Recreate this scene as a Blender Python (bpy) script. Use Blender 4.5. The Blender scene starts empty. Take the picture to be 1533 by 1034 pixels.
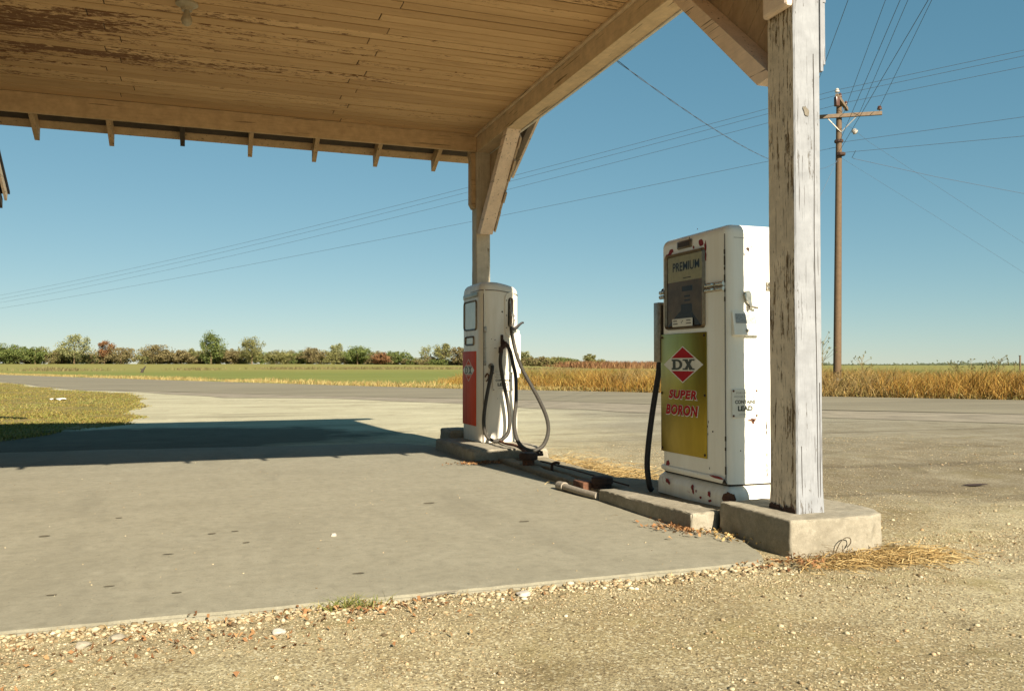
import bpy, bmesh, math, random
import numpy as np
from mathutils import Vector, Matrix, noise as mnoise
random.seed(7); RNG = np.random.default_rng(11)
S = bpy.context.scene
COL = S.collection
R = math.radians

# overall albedo of each family (near post split into sunlit and shaded tones)
TONE = {'slab': (0.579, 0.613, 0.616), 'kerb': (0.588, 0.596, 0.598), 'island': (0.595, 0.586, 0.542), 'gravel': (0.825, 0.840, 0.708), 'pebble': (0.810, 0.810, 0.697),
        'asphalt': (1.000, 0.946, 0.720), 'road_shoulder': (0.670, 0.649, 0.585), 'field': (0.680, 0.648, 0.348), 'verge': (0.689, 0.648, 0.446),
        'post_lit': (0.309, 0.325, 0.360), 'post_shade': (1.2, 1.12, 1.0), 'far_post': (1.0, .92, .80), 'beam_paint': (1.133, 0.995, 0.826), 'brace_paint': (1.134, 1.034, 0.943),
        'fascia_paint': (1.092, 0.921, 0.713), 'tail_paint': (1.15, .97, .75), 'gusset_paint': (.9, .75, .58), 'ceiling_boards': (1.164, 0.960, 0.700),
        'white_enamel': (1.03, 1.03, 1.0), 'cream_enamel': (1.1, 1.07, 1.0), 'plinth_paint': (1.05, 1.04, 1.0), 'sign_white': (.85, .85, .82),
        'dry_grass': (.78, .74, .62), 'dry_olive': (.8, .8, .7), 'fringe': (.8, .78, .66), 'tan_grass': (.8, .76, .66), 'verge_grass': (0.850, 0.850, 0.686), 'straw': (.9, .85, .75)}
# ------------------------------------------------------------------ nodes
class NG:
    def __init__(s, name, disp=False):
        s.m = bpy.data.materials.new(name); s.m.use_nodes = True
        s.t = s.m.node_tree; s.t.nodes.clear()
        s.out = s.t.nodes.new('ShaderNodeOutputMaterial')
        s.b = s.t.nodes.new('ShaderNodeBsdfPrincipled')
        s.t.links.new(s.b.outputs[0], s.out.inputs[0])
        s.tc = s.t.nodes.new('ShaderNodeTexCoord')
        s.b.inputs['Specular IOR Level'].default_value = .3
    def link(s, a, b): s.t.links.new(a, b)
    def setin(s, n, k, v):
        if hasattr(v, 'is_output'): s.link(v, n.inputs[k])
        else: n.inputs[k].default_value = v
    def coord(s, scale=(1, 1, 1), rot=(0, 0, 0), kind='Object', loc=(0, 0, 0)):
        n = s.t.nodes.new('ShaderNodeMapping'); s.link(s.tc.outputs[kind], n.inputs[0])
        n.inputs['Scale'].default_value = scale; n.inputs['Rotation'].default_value = rot
        n.inputs['Location'].default_value = loc
        return n.outputs[0]
    def noise(s, vec, scale, detail=6, rough=.6, dist=0):
        n = s.t.nodes.new('ShaderNodeTexNoise'); s.link(vec, n.inputs['Vector'])
        n.inputs['Scale'].default_value = scale; n.inputs['Detail'].default_value = detail
        n.inputs['Roughness'].default_value = rough; n.inputs['Distortion'].default_value = dist
        return n.outputs[0]
    def voro(s, vec, scale, out='Distance', feature='F1', rand=1):
        n = s.t.nodes.new('ShaderNodeTexVoronoi'); n.feature = feature
        s.link(vec, n.inputs['Vector']); n.inputs['Scale'].default_value = scale
        n.inputs['Randomness'].default_value = rand
        return n.outputs[out]
    def ramp(s, fac, stops, interp='LINEAR'):
        n = s.t.nodes.new('ShaderNodeValToRGB'); s.link(fac, n.inputs[0]); e = n.color_ramp
        e.interpolation = interp
        while len(e.elements) < len(stops): e.elements.new(.5)
        for el, (p, c) in zip(e.elements, stops):
            el.position = p
            if not hasattr(c, '__len__'): c = (c, c, c)
            el.color = (*c[:3], 1)
        return n.outputs[0]
    def mix(s, fac, a, b, mode='MIX'):
        n = s.t.nodes.new('ShaderNodeMix'); n.data_type = 'RGBA'; n.blend_type = mode
        for k, v in ((0, fac), (6, a), (7, b)):
            if hasattr(v, 'is_output'): s.link(v, n.inputs[k])
            elif hasattr(v, '__len__'): n.inputs[k].default_value = (*v[:3], 1)
            else: n.inputs[k].default_value = v if k == 0 else (v, v, v, 1)
        return n.outputs[2]
    def math(s, op, a, b=0.):
        n = s.t.nodes.new('ShaderNodeMath'); n.operation = op
        s.setin(n, 0, a); s.setin(n, 1, b); return n.outputs[0]
    def sep(s, vec):
        n = s.t.nodes.new('ShaderNodeSeparateXYZ'); s.link(vec, n.inputs[0]); return n.outputs
    def island(s):
        return s.t.nodes.new('ShaderNodeNewGeometry').outputs['Random Per Island']
    def bump(s, h, strength=.3, dist=.01):
        n = s.t.nodes.new('ShaderNodeBump'); s.link(h, n.inputs['Height'])
        n.inputs['Strength'].default_value = strength; n.inputs['Distance'].default_value = dist
        s.link(n.outputs[0], s.b.inputs['Normal']); return n
    def base(s, v, rough=.8, metal=0., coat=0.):
        if s.m.name in TONE and 'grass' not in s.m.name and s.m.name not in ('dry_olive', 'fringe', 'straw'): v = s.mix(1, v, TONE[s.m.name], 'MULTIPLY')
        s.setin(s.b, 'Base Color', v if hasattr(v, 'is_output') else (*v[:3], 1))
        s.setin(s.b, 'Roughness', rough); s.setin(s.b, 'Metallic', metal)
        if coat: s.b.inputs['Coat Weight'].default_value = coat; s.b.inputs['Coat Roughness'].default_value = .15
        return s.m

M = {}
def plain(name, c, rough=.6, metal=0., var=.25, sc=30., bump=0.):
    g = NG(name); v = g.noise(g.coord(), sc, 5)
    g.base(g.mix(1, c, g.ramp(v, [(.25, 1 - var), (.75, 1 + var * .0)]), 'MULTIPLY'), rough, metal)
    if bump: g.bump(v, bump, .004)
    M[name] = g.m; return g.m

def wood(name, paint, bare, amount, axis, dirt=.35, grain=1., dark=(.06, .045, .03), bare_amt=None):
    """painted timber: paint peeling along the grain to grey-brown wood, fine cracks"""
    g = NG(name)
    sc = [1, 1, 1]; sc[axis] = .07
    v = g.coord(tuple(sc))
    n1 = g.noise(v, 26 * grain, 9, .68, .3)
    n2 = g.noise(v, 70 * grain, 6, .6)
    big = g.noise(g.coord(), 2.2, 4, .6)
    s2 = [1, 1, 1]; s2[axis] = .3
    flake = g.noise(g.coord(tuple(s2)), 38 * grain, 8, .7, .6)
    th = g.math('ADD', g.math('MULTIPLY', n1, .55), g.math('MULTIPLY', flake, .3))
    th = g.math('ADD', th, g.math('MULTIPLY', big, .3))
    peel = g.ramp(th, [(.575 + .18 * (1 - amount), 0), (.60 + .18 * (1 - amount), 1)])
    pv = g.mix(1, paint, g.ramp(g.noise(g.coord(), 9, 8, .65), [(.3, 1 - dirt), (.7, 1)]), 'MULTIPLY')
    pv = g.mix(g.math('MULTIPLY', g.ramp(n2, [(.35, 1), (.5, 0)]), .35), pv, tuple(x * .6 for x in paint))
    bv = g.mix(g.ramp(n2, [(.35, 0), (.65, 1)]), dark, bare)
    col = g.mix(peel, pv, bv)
    crack = g.ramp(g.noise(g.coord(tuple(1 if i != axis else .03 for i in range(3))), 48 * grain, 3, .5, .2), [(.315, 1), (.345, 0)])
    col = g.mix(g.math('MULTIPLY', crack, .75), col, dark)
    g.base(col, .75)
    h = g.math('SUBTRACT', g.math('MULTIPLY', n2, .25), g.math('ADD', g.math('MULTIPLY', peel, .35), g.math('MULTIPLY', crack, .5)))
    g.bump(h, .55, .006)
    M[name] = g.m; return g.m

wood('post_lit', (.84, .82, .77), (.46, .41, .33), .55, 2, .28, 1.9, dark=(.17, .135, .10))  # sunlit copy of the near post's paint, toned down against glare
wood('post_shade', (.66, .61, .53), (.24, .185, .12), .83, 2, .35, 2.0, dark=(.06, .045, .027))  # shaded copy for the left face: heavier peeling, brightness put into the colour
wood('far_post', (.62, .58, .50), (.26, .20, .13), .45, 2, .3)
wood('beam_paint', (.66, .57, .44), (.25, .17, .10), .18, 1, .3)
wood('brace_paint', (.76, .66, .56), (.3, .22, .14), .14, 1, .2)
wood('fascia_paint', (.58, .47, .33), (.22, .14, .08), .22, 0, .3)
wood('tail_paint', (.55, .44, .31), (.2, .13, .08), .2, 1, .3)
wood('gusset_paint', (.62, .56, .48), (.2, .14, .09), .3, 2, .3)
wood('dark_timber', (.10, .075, .05), (.07, .05, .035), .5, 0, .4)
wood('pole_wood', (.135, .085, .044), (.13, .085, .05), .5, 2, .3, grain=.8)
wood('arm_wood', (.19, .135, .085), (.12, .08, .05), .4, 0, .3)
wood('siding', (.74, .71, .64), (.3, .24, .17), .15, 1, .2)

wood('store_wall', (.20, .16, .11), (.1, .07, .05), .3, 1, .4)  # unseen wall, coloured dark to cut bounce onto the ceiling
# ceiling boards: cream paint, mildew, flaked runs along boards, tone per board
g = NG('ceiling_boards'); isl = g.island()
vb = g.coord((.12, 1, 1)); n1 = g.noise(vb, 14, 9, .7, .4); big = g.noise(g.coord((.35, 1, 1)), 1.1, 3, .5)
fl = g.noise(g.coord((.45, 1, 1)), 26, 8, .72, .8)
th = g.math('ADD', g.math('ADD', g.math('MULTIPLY', n1, .3), g.math('MULTIPLY', fl, .42)), g.math('MULTIPLY', big, .26))
th = g.math('ADD', th, g.math('MULTIPLY', isl, .11))
xc = g.sep(g.coord())[0]; th = g.math('ADD', th, g.math('MULTIPLY', xc, -.015))
peel = g.ramp(th, [(.588, 0), (.62, 1)])
col = g.mix(isl, (.45, .345, .235), (.62, .50, .36))
col = g.mix(g.ramp(g.noise(vb, 5, 8, .7), [(.35, .55), (.65, 0)]), col, (.36, .26, .16))
col = g.mix(g.ramp(n1, [(.30, .6), (.42, 0)]), col, (.24, .165, .1))
col = g.mix(peel, col, g.mix(fl, (.10, .055, .035), (.2, .12, .075)))
g.base(col, .8); g.bump(g.math('SUBTRACT', g.math('MULTIPLY', n1, .4), peel), .4, .004)
M['ceiling_boards'] = g.m

# concrete
def concrete(name, a, b, scale=1., stain=.4):
    g = NG(name); v = g.coord()
    n = g.noise(v, 3 * scale, 9, .65); f = g.noise(v, 90 * scale, 5, .7); sp = g.noise(v, 260 * scale, 2, .5)
    col = g.mix(g.ramp(n, [(.3, 0), (.7, 1)]), a, b)
    col = g.mix(g.ramp(f, [(.3, .45), (.55, 0)]), col, tuple(x * .62 for x in a))
    col = g.mix(g.ramp(sp, [(.64, 0), (.72, .8)]), col, tuple(min(1, x * 1.5) for x in b))
    col = g.mix(g.ramp(sp, [(.27, .8), (.34, 0)]), col, tuple(x * .4 for x in a))
    st = g.noise(g.coord((1, 1.6, 1)), .9 * scale, 5, .55, .4)
    col = g.mix(g.ramp(st, [(.5, 0), (.75, stain)]), col, tuple(x * .7 for x in a))
    mo = g.noise(v, 14 * scale, 7, .7, .3); col = g.mix(g.ramp(mo, [(.36, .5), (.52, 0)]), col, tuple(x * .72 for x in a))
    col = g.mix(g.ramp(mo, [(.56, 0), (.72, .45)]), col, tuple(min(1, x * 1.22) for x in b))
    vf = g.voro(v, 42 * scale, 'Distance'); vcx = g.sep(g.voro(v, 42 * scale, 'Color'))
    dots = g.math('MULTIPLY', g.ramp(vf, [(.10, 1), (.16, 0)]), g.ramp(vcx[0], [(.80, 0), (.82, .75)])); col = g.mix(dots, col, tuple(x * .3 for x in a))
    ty = g.noise(g.coord((.5, .12, 1), (0, 0, .5)), 3.2 * scale, 6, .6, .6); col = g.mix(g.ramp(ty, [(.54, 0), (.68, .4)]), col, tuple(x * .66 for x in a))
    pit = g.voro(v, 9 * scale, 'Distance'); col = g.mix(g.ramp(pit, [(.03, .5), (.06, 0)]), col, tuple(x * .4 for x in a))
    g.base(col, .88)
    g.bump(g.math('ADD', g.math('MULTIPLY', f, .6), g.math('MULTIPLY', sp, .3)), .35, .006)
    M[name] = g.m
concrete('slab', (.40, .345, .245), (.47, .41, .30), 1., .35)
concrete('kerb', (.40, .345, .245), (.58, .51, .39), 2.3, .7)
concrete('island', (.37, .31, .215), (.45, .39, .285), 1.3, .5)

# gravel ground: fine pebble voronoi, packed dirt, tyre-polished bands
g = NG('gravel'); v = g.coord(); d = g.sep(v)
big = g.noise(v, .55, 6, .6, .5); mid = g.noise(v, 3.2, 6, .6)
col = g.mix(g.ramp(big, [(.38, 0), (.62, 1)]), (.30, .235, .145), (.43, .365, .26))
col = g.mix(g.ramp(mid, [(.35, .5), (.6, 0)]), col, (.235, .17, .095))
vc = g.voro(v, 150, 'Color'); vs = g.sep(vc)
col = g.mix(.62, col, g.mix(vs[0], g.mix(1, col, .42, 'MULTIPLY'), g.mix(1, col, 1.75, 'MULTIPLY')))
vc2 = g.voro(v, 105, 'Color'); vs2 = g.sep(vc2)
col = g.mix(g.ramp(vs2[1], [(.86, 0), (.9, .75)]), col, (.6, .53, .42))
col = g.mix(g.ramp(vs2[2], [(.88, 0), (.92, .7)]), col, (.13, .09, .05))
col = g.mix(g.ramp(g.noise(v, 1.7, 8, .7, .6), [(.52, 0), (.66, .55)]), col, (.27, .215, .095))
# paler, greyer loose chippings farther out towards the road
farm = g.ramp(d[1], [(0, 0), (1, 1)]); fm = g.math('MULTIPLY', g.math('SUBTRACT', d[1], 7.), .14)
fmn = g.math('ADD', fm, g.math('MULTIPLY', g.math('SUBTRACT', mid, .5), 1.2)); n = g.t.nodes.new('ShaderNodeClamp'); g.link(fmn, n.inputs[0])
far = g.mix(g.ramp(g.noise(g.coord((.25, 1, 1), (0, 0, .6)), .8, 6, .6, .4), [(.35, 0), (.65, 1)]), (.40, .355, .28), (.53, .48, .385))
far = g.mix(.5, far, g.mix(vs[0], g.mix(1, far, .5, 'MULTIPLY'), g.mix(1, far, 1.5, 'MULTIPLY')))
col = g.mix(g.math('MULTIPLY', n.outputs[0], .85), col, far)
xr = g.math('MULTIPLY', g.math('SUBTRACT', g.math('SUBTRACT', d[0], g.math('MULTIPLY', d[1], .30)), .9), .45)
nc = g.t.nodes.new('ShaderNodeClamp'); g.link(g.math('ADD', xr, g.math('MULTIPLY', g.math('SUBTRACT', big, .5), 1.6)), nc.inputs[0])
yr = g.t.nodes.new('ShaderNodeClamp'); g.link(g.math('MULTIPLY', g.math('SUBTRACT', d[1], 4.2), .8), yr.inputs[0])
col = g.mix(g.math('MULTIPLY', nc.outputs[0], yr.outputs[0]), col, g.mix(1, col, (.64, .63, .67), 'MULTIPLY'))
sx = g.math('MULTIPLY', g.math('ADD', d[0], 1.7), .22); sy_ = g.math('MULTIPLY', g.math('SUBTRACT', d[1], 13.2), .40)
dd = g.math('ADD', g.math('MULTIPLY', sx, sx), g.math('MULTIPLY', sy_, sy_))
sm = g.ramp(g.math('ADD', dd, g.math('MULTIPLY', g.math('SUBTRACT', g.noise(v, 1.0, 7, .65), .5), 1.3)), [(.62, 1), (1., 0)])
col = g.mix(g.math('MULTIPLY', sm, .9), col, g.mix(mid, (.055, .042, .026), (.12, .092, .058)))  # dark soil, spread wider and darker over the canopy shadow to deepen it
trk = g.noise(g.coord((.16, 1.3, 1), (0, 0, .35)), 1.3, 4, .5, .3)
col = g.mix(g.ramp(trk, [(.57, 0), (.66, .55)]), col, g.mix(1, col, (.55, .52, .5), 'MULTIPLY'))
pt = g.noise(v, 1.25, 9, .68, .5); col = g.mix(g.ramp(pt, [(.55, 0), (.68, .55)]), col, g.mix(1, col, (.52, .47, .40), 'MULTIPLY'))
pl = g.noise(g.coord(loc=(7, 3, 0)), .9, 8, .66, .4); col = g.mix(g.ramp(pl, [(.56, 0), (.70, .5)]), col, g.mix(1, col, (1.35, 1.35, 1.38), 'MULTIPLY'))
g.base(col, .9)
g.bump(g.math('ADD', g.math('MULTIPLY', g.voro(v, 150, 'Distance'), .6), g.noise(v, 260, 4, .7)), .55, .007)
M['gravel'] = g.m

g = NG('pebble'); i = g.island()
g.base(g.ramp(i, [(0, (.10, .07, .042)), (.15, (.24, .17, .10)), (.4, (.37, .29, .19)), (.65, (.47, .39, .28)), (.85, (.53, .46, .35)), (.93, (.44, .27, .15)), (1, (.62, .57, .48))]), .85)
M['pebble'] = g.m

g = NG('asphalt'); v = g.coord()
n = g.noise(g.coord((.3, 1, 1), (0, 0, .9)), .5, 6, .6); sp = g.noise(v, 60, 4, .7)
col = g.mix(g.ramp(n, [(.35, 0), (.65, 1)]), (.165, .15, .13), (.225, .205, .18))
col = g.mix(g.ramp(sp, [(.3, .5), (.5, 0)]), col, (.09, .08, .07))
col = g.mix(g.ramp(sp, [(.6, 0), (.75, .6)]), col, (.36, .33, .28))
g.base(col, .85); g.bump(sp, .4, .006); M['asphalt'] = g.m
# gravel spilled over the road's near margin
g = NG('road_shoulder'); v = g.coord(); n = g.noise(v, 1.1, 7, .65); sp = g.noise(v, 50, 4, .7)
col = g.mix(g.ramp(n, [(.35, 0), (.65, 1)]), (.27, .235, .185), (.42, .37, .295))
col = g.mix(g.ramp(sp, [(.3, .6), (.5, 0)]), col, (.17, .14, .10)); col = g.mix(g.ramp(sp, [(.62, 0), (.75, .6)]), col, (.55, .5, .42))
g.base(col, .9); g.bump(sp, .4, .006); M['road_shoulder'] = g.m

g = NG('field'); v = g.coord(); d = g.sep(v)
n = g.noise(g.coord((.25, 1, 1)), .12, 7, .6); m2 = g.noise(g.coord((.5, 1, 1)), .9, 8, .7)
col = g.mix(g.ramp(n, [(.38, 0), (.6, 1)]), (.17, .215, .055), (.23, .26, .08))
col = g.mix(g.ramp(m2, [(.3, .55), (.55, 0)]), col, (.21, .18, .055))
yf = g.math('ADD', g.math('MULTIPLY', g.math('SUBTRACT', d[1], 128.), .03), g.math('MULTIPLY', n, .8))
n2 = g.t.nodes.new('ShaderNodeClamp'); g.link(yf, n2.inputs[0])
col = g.mix(g.math('MULTIPLY', n2.outputs[0], .8), col, g.mix(m2, (.33, .28, .12), (.27, .27, .11)))
g.base(col, .95); M['field'] = g.m
g = NG('verge'); v = g.coord(); n = g.noise(v, .6, 7, .65); m2 = g.noise(v, 9, 6, .7)
col = g.mix(g.ramp(n, [(.4, 0), (.62, 1)]), (.33, .255, .11), (.20, .195, .055))
col = g.mix(g.ramp(m2, [(.35, .6), (.6, 0)]), col, (.15, .10, .05))
g.base(col, .95); g.bump(m2, .6, .03); M['verge'] = g.m

def leafmat(name, stops, trans=.25):
    g = NG(name); i = g.island(); c = g.ramp(i, stops)
    if name in TONE: c = g.mix(1, c, TONE[name], 'MULTIPLY')
    g.base(c, .8)
    tr = g.t.nodes.new('ShaderNodeBsdfTranslucent'); g.link(c, tr.inputs[0])
    mx = g.t.nodes.new('ShaderNodeMixShader'); mx.inputs[0].default_value = trans
    g.link(g.b.outputs[0], mx.inputs[1]); g.link(tr.outputs[0], mx.inputs[2]); g.link(mx.outputs[0], g.out.inputs[0])
    M[name] = g.m
leafmat('dry_grass', [(0, (.14, .07, .015)), (.3, (.32, .17, .035)), (.6, (.46, .27, .06)), (.85, (.55, .37, .12)), (1, (.30, .26, .05))])
leafmat('dry_olive', [(0, (.13, .09, .02)), (.4, (.32, .22, .05)), (.75, (.27, .25, .05)), (1, (.44, .32, .09))])
leafmat('tan_grass', [(0, (.15, .10, .04)), (.35, (.34, .24, .10)), (.7, (.46, .34, .16)), (1, (.27, .24, .07))])
leafmat('fringe', [(0, (.30, .19, .07)), (.4, (.48, .36, .16)), (.8, (.56, .45, .22)), (1, (.25, .27, .07))])
leafmat('verge_grass', [(0, (.16, .10, .03)), (.3, (.36, .26, .09)), (.55, (.30, .26, .06)), (.8, (.17, .20, .04)), (1, (.50, .39, .17))])
leafmat('straw', [(0, (.28, .18, .07)), (.5, (.47, .34, .15)), (1, (.62, .50, .27))])
leafmat('dead_leaf', [(0, (.16, .07, .03)), (.5, (.30, .15, .06)), (1, (.42, .26, .12))])
leafmat('green_weed', [(0, (.11, .14, .03)), (.6, (.22, .22, .06)), (1, (.42, .33, .13))])
TREEC = {
 'leaf_green': [(0, (.05, .075, .02)), (.5, (.10, .13, .03)), (1, (.18, .195, .055))],
 'leaf_olive': [(0, (.08, .08, .025)), (.5, (.16, .155, .05)), (1, (.25, .23, .085))],
 'leaf_brown': [(0, (.085, .065, .028)), (.5, (.165, .13, .055)), (1, (.24, .20, .085))],
 'leaf_russet': [(0, (.11, .045, .02)), (.5, (.20, .095, .04)), (1, (.25, .15, .06))],
 'leaf_far': [(0, (.03, .04, .02)), (1, (.07, .08, .04))],
 'leaf_pale': [(0, (.11, .12, .045)), (.5, (.20, .205, .08)), (1, (.28, .265, .12))],
}
for k, v in TREEC.items(): leafmat(k, v, .2)

# enamel with grime and chips
def enamel(name, c, dirt=.25, rough=.35, chips=0., chipc=(.22, .03, .02), coat=.25):
    g = NG(name); v = g.coord(); st = g.noise(g.coord((1, 1, .12)), 9, 7, .65, .2); f = g.noise(v, 40, 6, .7)
    col = g.mix(g.ramp(st, [(.3, dirt), (.6, 0)]), c, tuple(x * y for x, y in zip(c, (.72, .66, .55))))
    col = g.mix(g.ramp(f, [(.27, .6), (.36, 0)]), col, tuple(x * .55 for x in c))
    if chips:
        ch = g.noise(v, 13, 9, .7, .5); col = g.mix(g.ramp(ch, [(.70 - chips, 0), (.715 - chips, 1)]), col, chipc)
    g.base(col, g.ramp(st, [(.3, rough + .2), (.7, rough)]), 0, coat); g.bump(f, .05, .003)
    M[name] = g.m
enamel('white_enamel', (.80, .79, .74), .3, .35)
enamel('cream_enamel', (.70, .665, .60), .45, .4, .02, (.25, .16, .1))
enamel('plinth_paint', (.74, .72, .66), .6, .5, .05, (.25, .05, .03))
enamel('red_panel', (.66, .075, .02), .5, .55, coat=0)
enamel('orange_fade', (.66, .13, .03), .4, .4)
plain('red_chip', (.26, .02, .02), .6, var=.4)
plain('rust', (.17, .075, .04), .85, var=.6, sc=40, bump=.4)
plain('rust_dark', (.07, .04, .028), .85, var=.6, sc=40, bump=.4)
plain('chrome', (.62, .57, .48), .25, .9, .5, 25)
plain('dull_metal', (.42, .38, .31), .45, .8, .5, 40)
plain('frame_metal', (.24, .19, .13), .4, .7, .5, 40)
plain('seam_dark', (.05, .04, .03), .8)
plain('rubber', (.025, .022, .02), .55, var=.5, sc=60)
plain('hose_grey', (.060, .053, .041), .6, var=.5, sc=50)
plain('sign_white', (.80, .78, .71), .4, var=.12)
plain('letter_dark', (.055, .06, .045), .5)
plain('letter_red', (.40, .008, .015), .8)
plain('letter_grey', (.20, .19, .17), .6)
plain('dial_cream', (.74, .72, .50), .6)
plain('dial_brown', (.30, .21, .12), .7, var=.5, sc=9)
plain('wheel_dark', (.05, .035, .025), .6)
plain('silver_label', (.45, .43, .39), .5, .5, .6, 90)
plain('porcelain', (.42, .35, .24), .4)
plain('insulator', (.10, .05, .035), .3)
plain('insulator_pale', (.5, .45, .38), .3)
plain('wire_dark', (.08, .10, .13), .6)
plain('shingle', (.06, .055, .05), .9, var=.5, sc=20, bump=.5)
plain('paper', (.8, .78, .74), .8)
plain('pipe_grey', (.36, .31, .24), .6, .3, .4, 40)
plain('soil', (.13, .095, .06), .95, var=.5, sc=12, bump=.6)
plain('stain', (.17, .145, .095), .9, var=.5, sc=14)
plain('twig', (.16, .11, .06), .9)
plain('stem', (.2, .15, .06), .9)
plain('pole_white', (.6, .56, .48), .8, var=.5, sc=20)
plain('knot_wood', (.19, .165, .125), .8, var=.5, sc=60)
plain('pale_stone', (.46, .42, .35), .8)
plain('window_dark', (.03, .035, .04), .1)
g = NG('gold_panel'); st = g.noise(g.coord((1, 1, .3)), 6, 7, .6); f = g.noise(g.coord(), 60, 4, .6)
col = g.mix(g.ramp(st, [(.3, 0), (.7, 1)]), (.29, .215, .025), (.39, .295, .04)); col = g.mix(g.ramp(f, [(.28, .5), (.4, 0)]), col, (.25, .17, .04))
g.base(col, g.ramp(st, [(.3, .36), (.7, .28)]), .82); g.bump(st, .08, .01); M['gold_panel'] = g.m
g = NG('glass'); g.t.nodes.remove(g.b)
tr = g.t.nodes.new('ShaderNodeBsdfTransparent'); tr.inputs[0].default_value = (.82, .80, .70, 1)
gl = g.t.nodes.new('ShaderNodeBsdfGlossy'); gl.inputs['Roughness'].default_value = .12
fr = g.t.nodes.new('ShaderNodeFresnel'); fr.inputs[0].default_value = 1.22
mx = g.t.nodes.new('ShaderNodeMixShader'); g.link(fr.outputs[0], mx.inputs[0]); g.link(tr.outputs[0], mx.inputs[1]); g.link(gl.outputs[0], mx.inputs[2]); g.link(mx.outputs[0], g.out.inputs[0])
M['glass'] = g.m
plain('pane_pale', (.52, .56, .50), .12, var=.2, sc=8)

# ------------------------------------------------------------------ mesh builder
class MB:
    def __init__(s): s.v = []; s.f = []; s.mi = []; s.cur = 0
    def add(s, vs, fs, mi=None):
        o = len(s.v); s.v += [tuple(x) for x in vs]
        for f in fs: s.f.append([i + o for i in f]); s.mi.append(s.cur if mi is None else mi)
        return s
    def box(s, x0, x1, y0, y1, z0, z1, bev=0., mi=None, seg=2):
        if bev:
            b = bmesh.new(); bmesh.ops.create_cube(b, size=1)
            for w in b.verts: w.co = Vector(((x0 + x1) / 2 + w.co.x * (x1 - x0), (y0 + y1) / 2 + w.co.y * (y1 - y0), (z0 + z1) / 2 + w.co.z * (z1 - z0)))
            bmesh.ops.bevel(b, geom=b.edges[:], offset=bev, segments=seg, affect='EDGES', profile=.5)
            return s.bm(b, mi)
        return s.add([(x, y, z) for z in (z0, z1) for y in (y0, y1) for x in (x0, x1)],
                     [(0, 2, 3, 1), (4, 5, 7, 6), (0, 1, 5, 4), (2, 6, 7, 3), (0, 4, 6, 2), (1, 3, 7, 5)], mi)
    def bm(s, b, mi=None):
        b.verts.index_update(); s.add([w.co for w in b.verts], [[w.index for w in f.verts] for f in b.faces], mi); b.free(); return s
    def prism(s, pts, d, mi=None):
        """closed 3-D polygon extruded by vector d"""
        n = len(pts); d = Vector(d); P = [Vector(p) for p in pts]
        nrm = sum(((P[i] - P[0]).cross(P[(i + 1) % n] - P[0]) for i in range(1, n - 1)), Vector())
        if nrm.dot(d) > 0: P = P[::-1]
        return s.add(P + [p + d for p in P], [list(range(n)), list(range(2 * n - 1, n - 1, -1))] + [(i, i + n, (i + 1) % n + n, (i + 1) % n) for i in range(n)], mi)
    def bar(s, p, q, w, h, up=(0, 0, 1), mi=None):
        p, q = Vector(p), Vector(q); d = (q - p).normalized(); u = Vector(up); a = d.cross(u).normalized(); u = a.cross(d).normalized()
        c = [a * (w / 2 * i) + u * (h / 2 * j) for i, j in ((-1, -1), (1, -1), (1, 1), (-1, 1))]
        return s.add([p + x for x in c] + [q + x for x in c], [(3, 2, 1, 0), (4, 5, 6, 7)] + [(i, (i + 1) % 4, (i + 1) % 4 + 4, i + 4) for i in range(4)], mi)
    def tube(s, pts, r, n=8, smooth=True, mi=None, sub=0):
        P = [Vector(p) for p in pts]; m = len(P)
        rr = list(r) if hasattr(r, '__len__') else [r] * m
        if sub:
            Q = []; q = []
            for i in range(m - 1):
                p0, p1, p2, p3 = P[max(i - 1, 0)], P[i], P[i + 1], P[min(i + 2, m - 1)]
                for k in range(sub):
                    t = k / sub
                    Q.append(.5 * ((2 * p1) + (p2 - p0) * t + (2 * p0 - 5 * p1 + 4 * p2 - p3) * t * t + (3 * p1 - p0 - 3 * p2 + p3) * t ** 3)); q.append(rr[i] * (1 - t) + rr[i + 1] * t)
            Q.append(P[-1]); q.append(rr[-1]); P = Q; rr = q; m = len(P)
        vs = []; u = None
        for i in range(m):
            d = (P[min(i + 1, m - 1)] - P[max(i - 1, 0)]).normalized()
            if u is None: u = d.orthogonal().normalized()
            u = (u - d * u.dot(d)).normalized(); w = d.cross(u)
            vs += [P[i] + (u * math.cos(2 * math.pi * k / n) + w * math.sin(2 * math.pi * k / n)) * rr[i] for k in range(n)]
        fs = [(i * n + k, i * n + (k + 1) % n, (i + 1) * n + (k + 1) % n, (i + 1) * n + k) for i in range(m - 1) for k in range(n)]
        fs += [list(range(n))[::-1], list(range((m - 1) * n, m * n))]
        return s.add(vs, fs, mi)
    def lathe(s, c, prof, n=16, ax=(0, 0, 1), mi=None):
        c = Vector(c); ax = Vector(ax).normalized()
        return s.tube([c + ax * z for r, z in prof], [max(r, 1e-4) for r, z in prof], n, mi=mi)
    def build(s, name, mats, root=None, smooth=None, parent=None):
        me = bpy.data.meshes.new(name)
        o = bpy.data.objects.new(name, me)
        p = parent or root; off = Vector()
        if p is not None:
            o.parent = p; t = p
            while t is not None: off += t.location; t = t.parent
        me.from_pydata([tuple(Vector(v) - off) for v in s.v], [], s.f)
        for m in (mats if isinstance(mats, (list, tuple)) else [mats]): me.materials.append(M[m])
        me.polygons.foreach_set('material_index', s.mi)
        if smooth:
            me.polygons.foreach_set('use_smooth', [True] * len(me.polygons)); me.set_sharp_from_angle(angle=R(smooth))
        me.update(); COL.objects.link(o); return o

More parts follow.
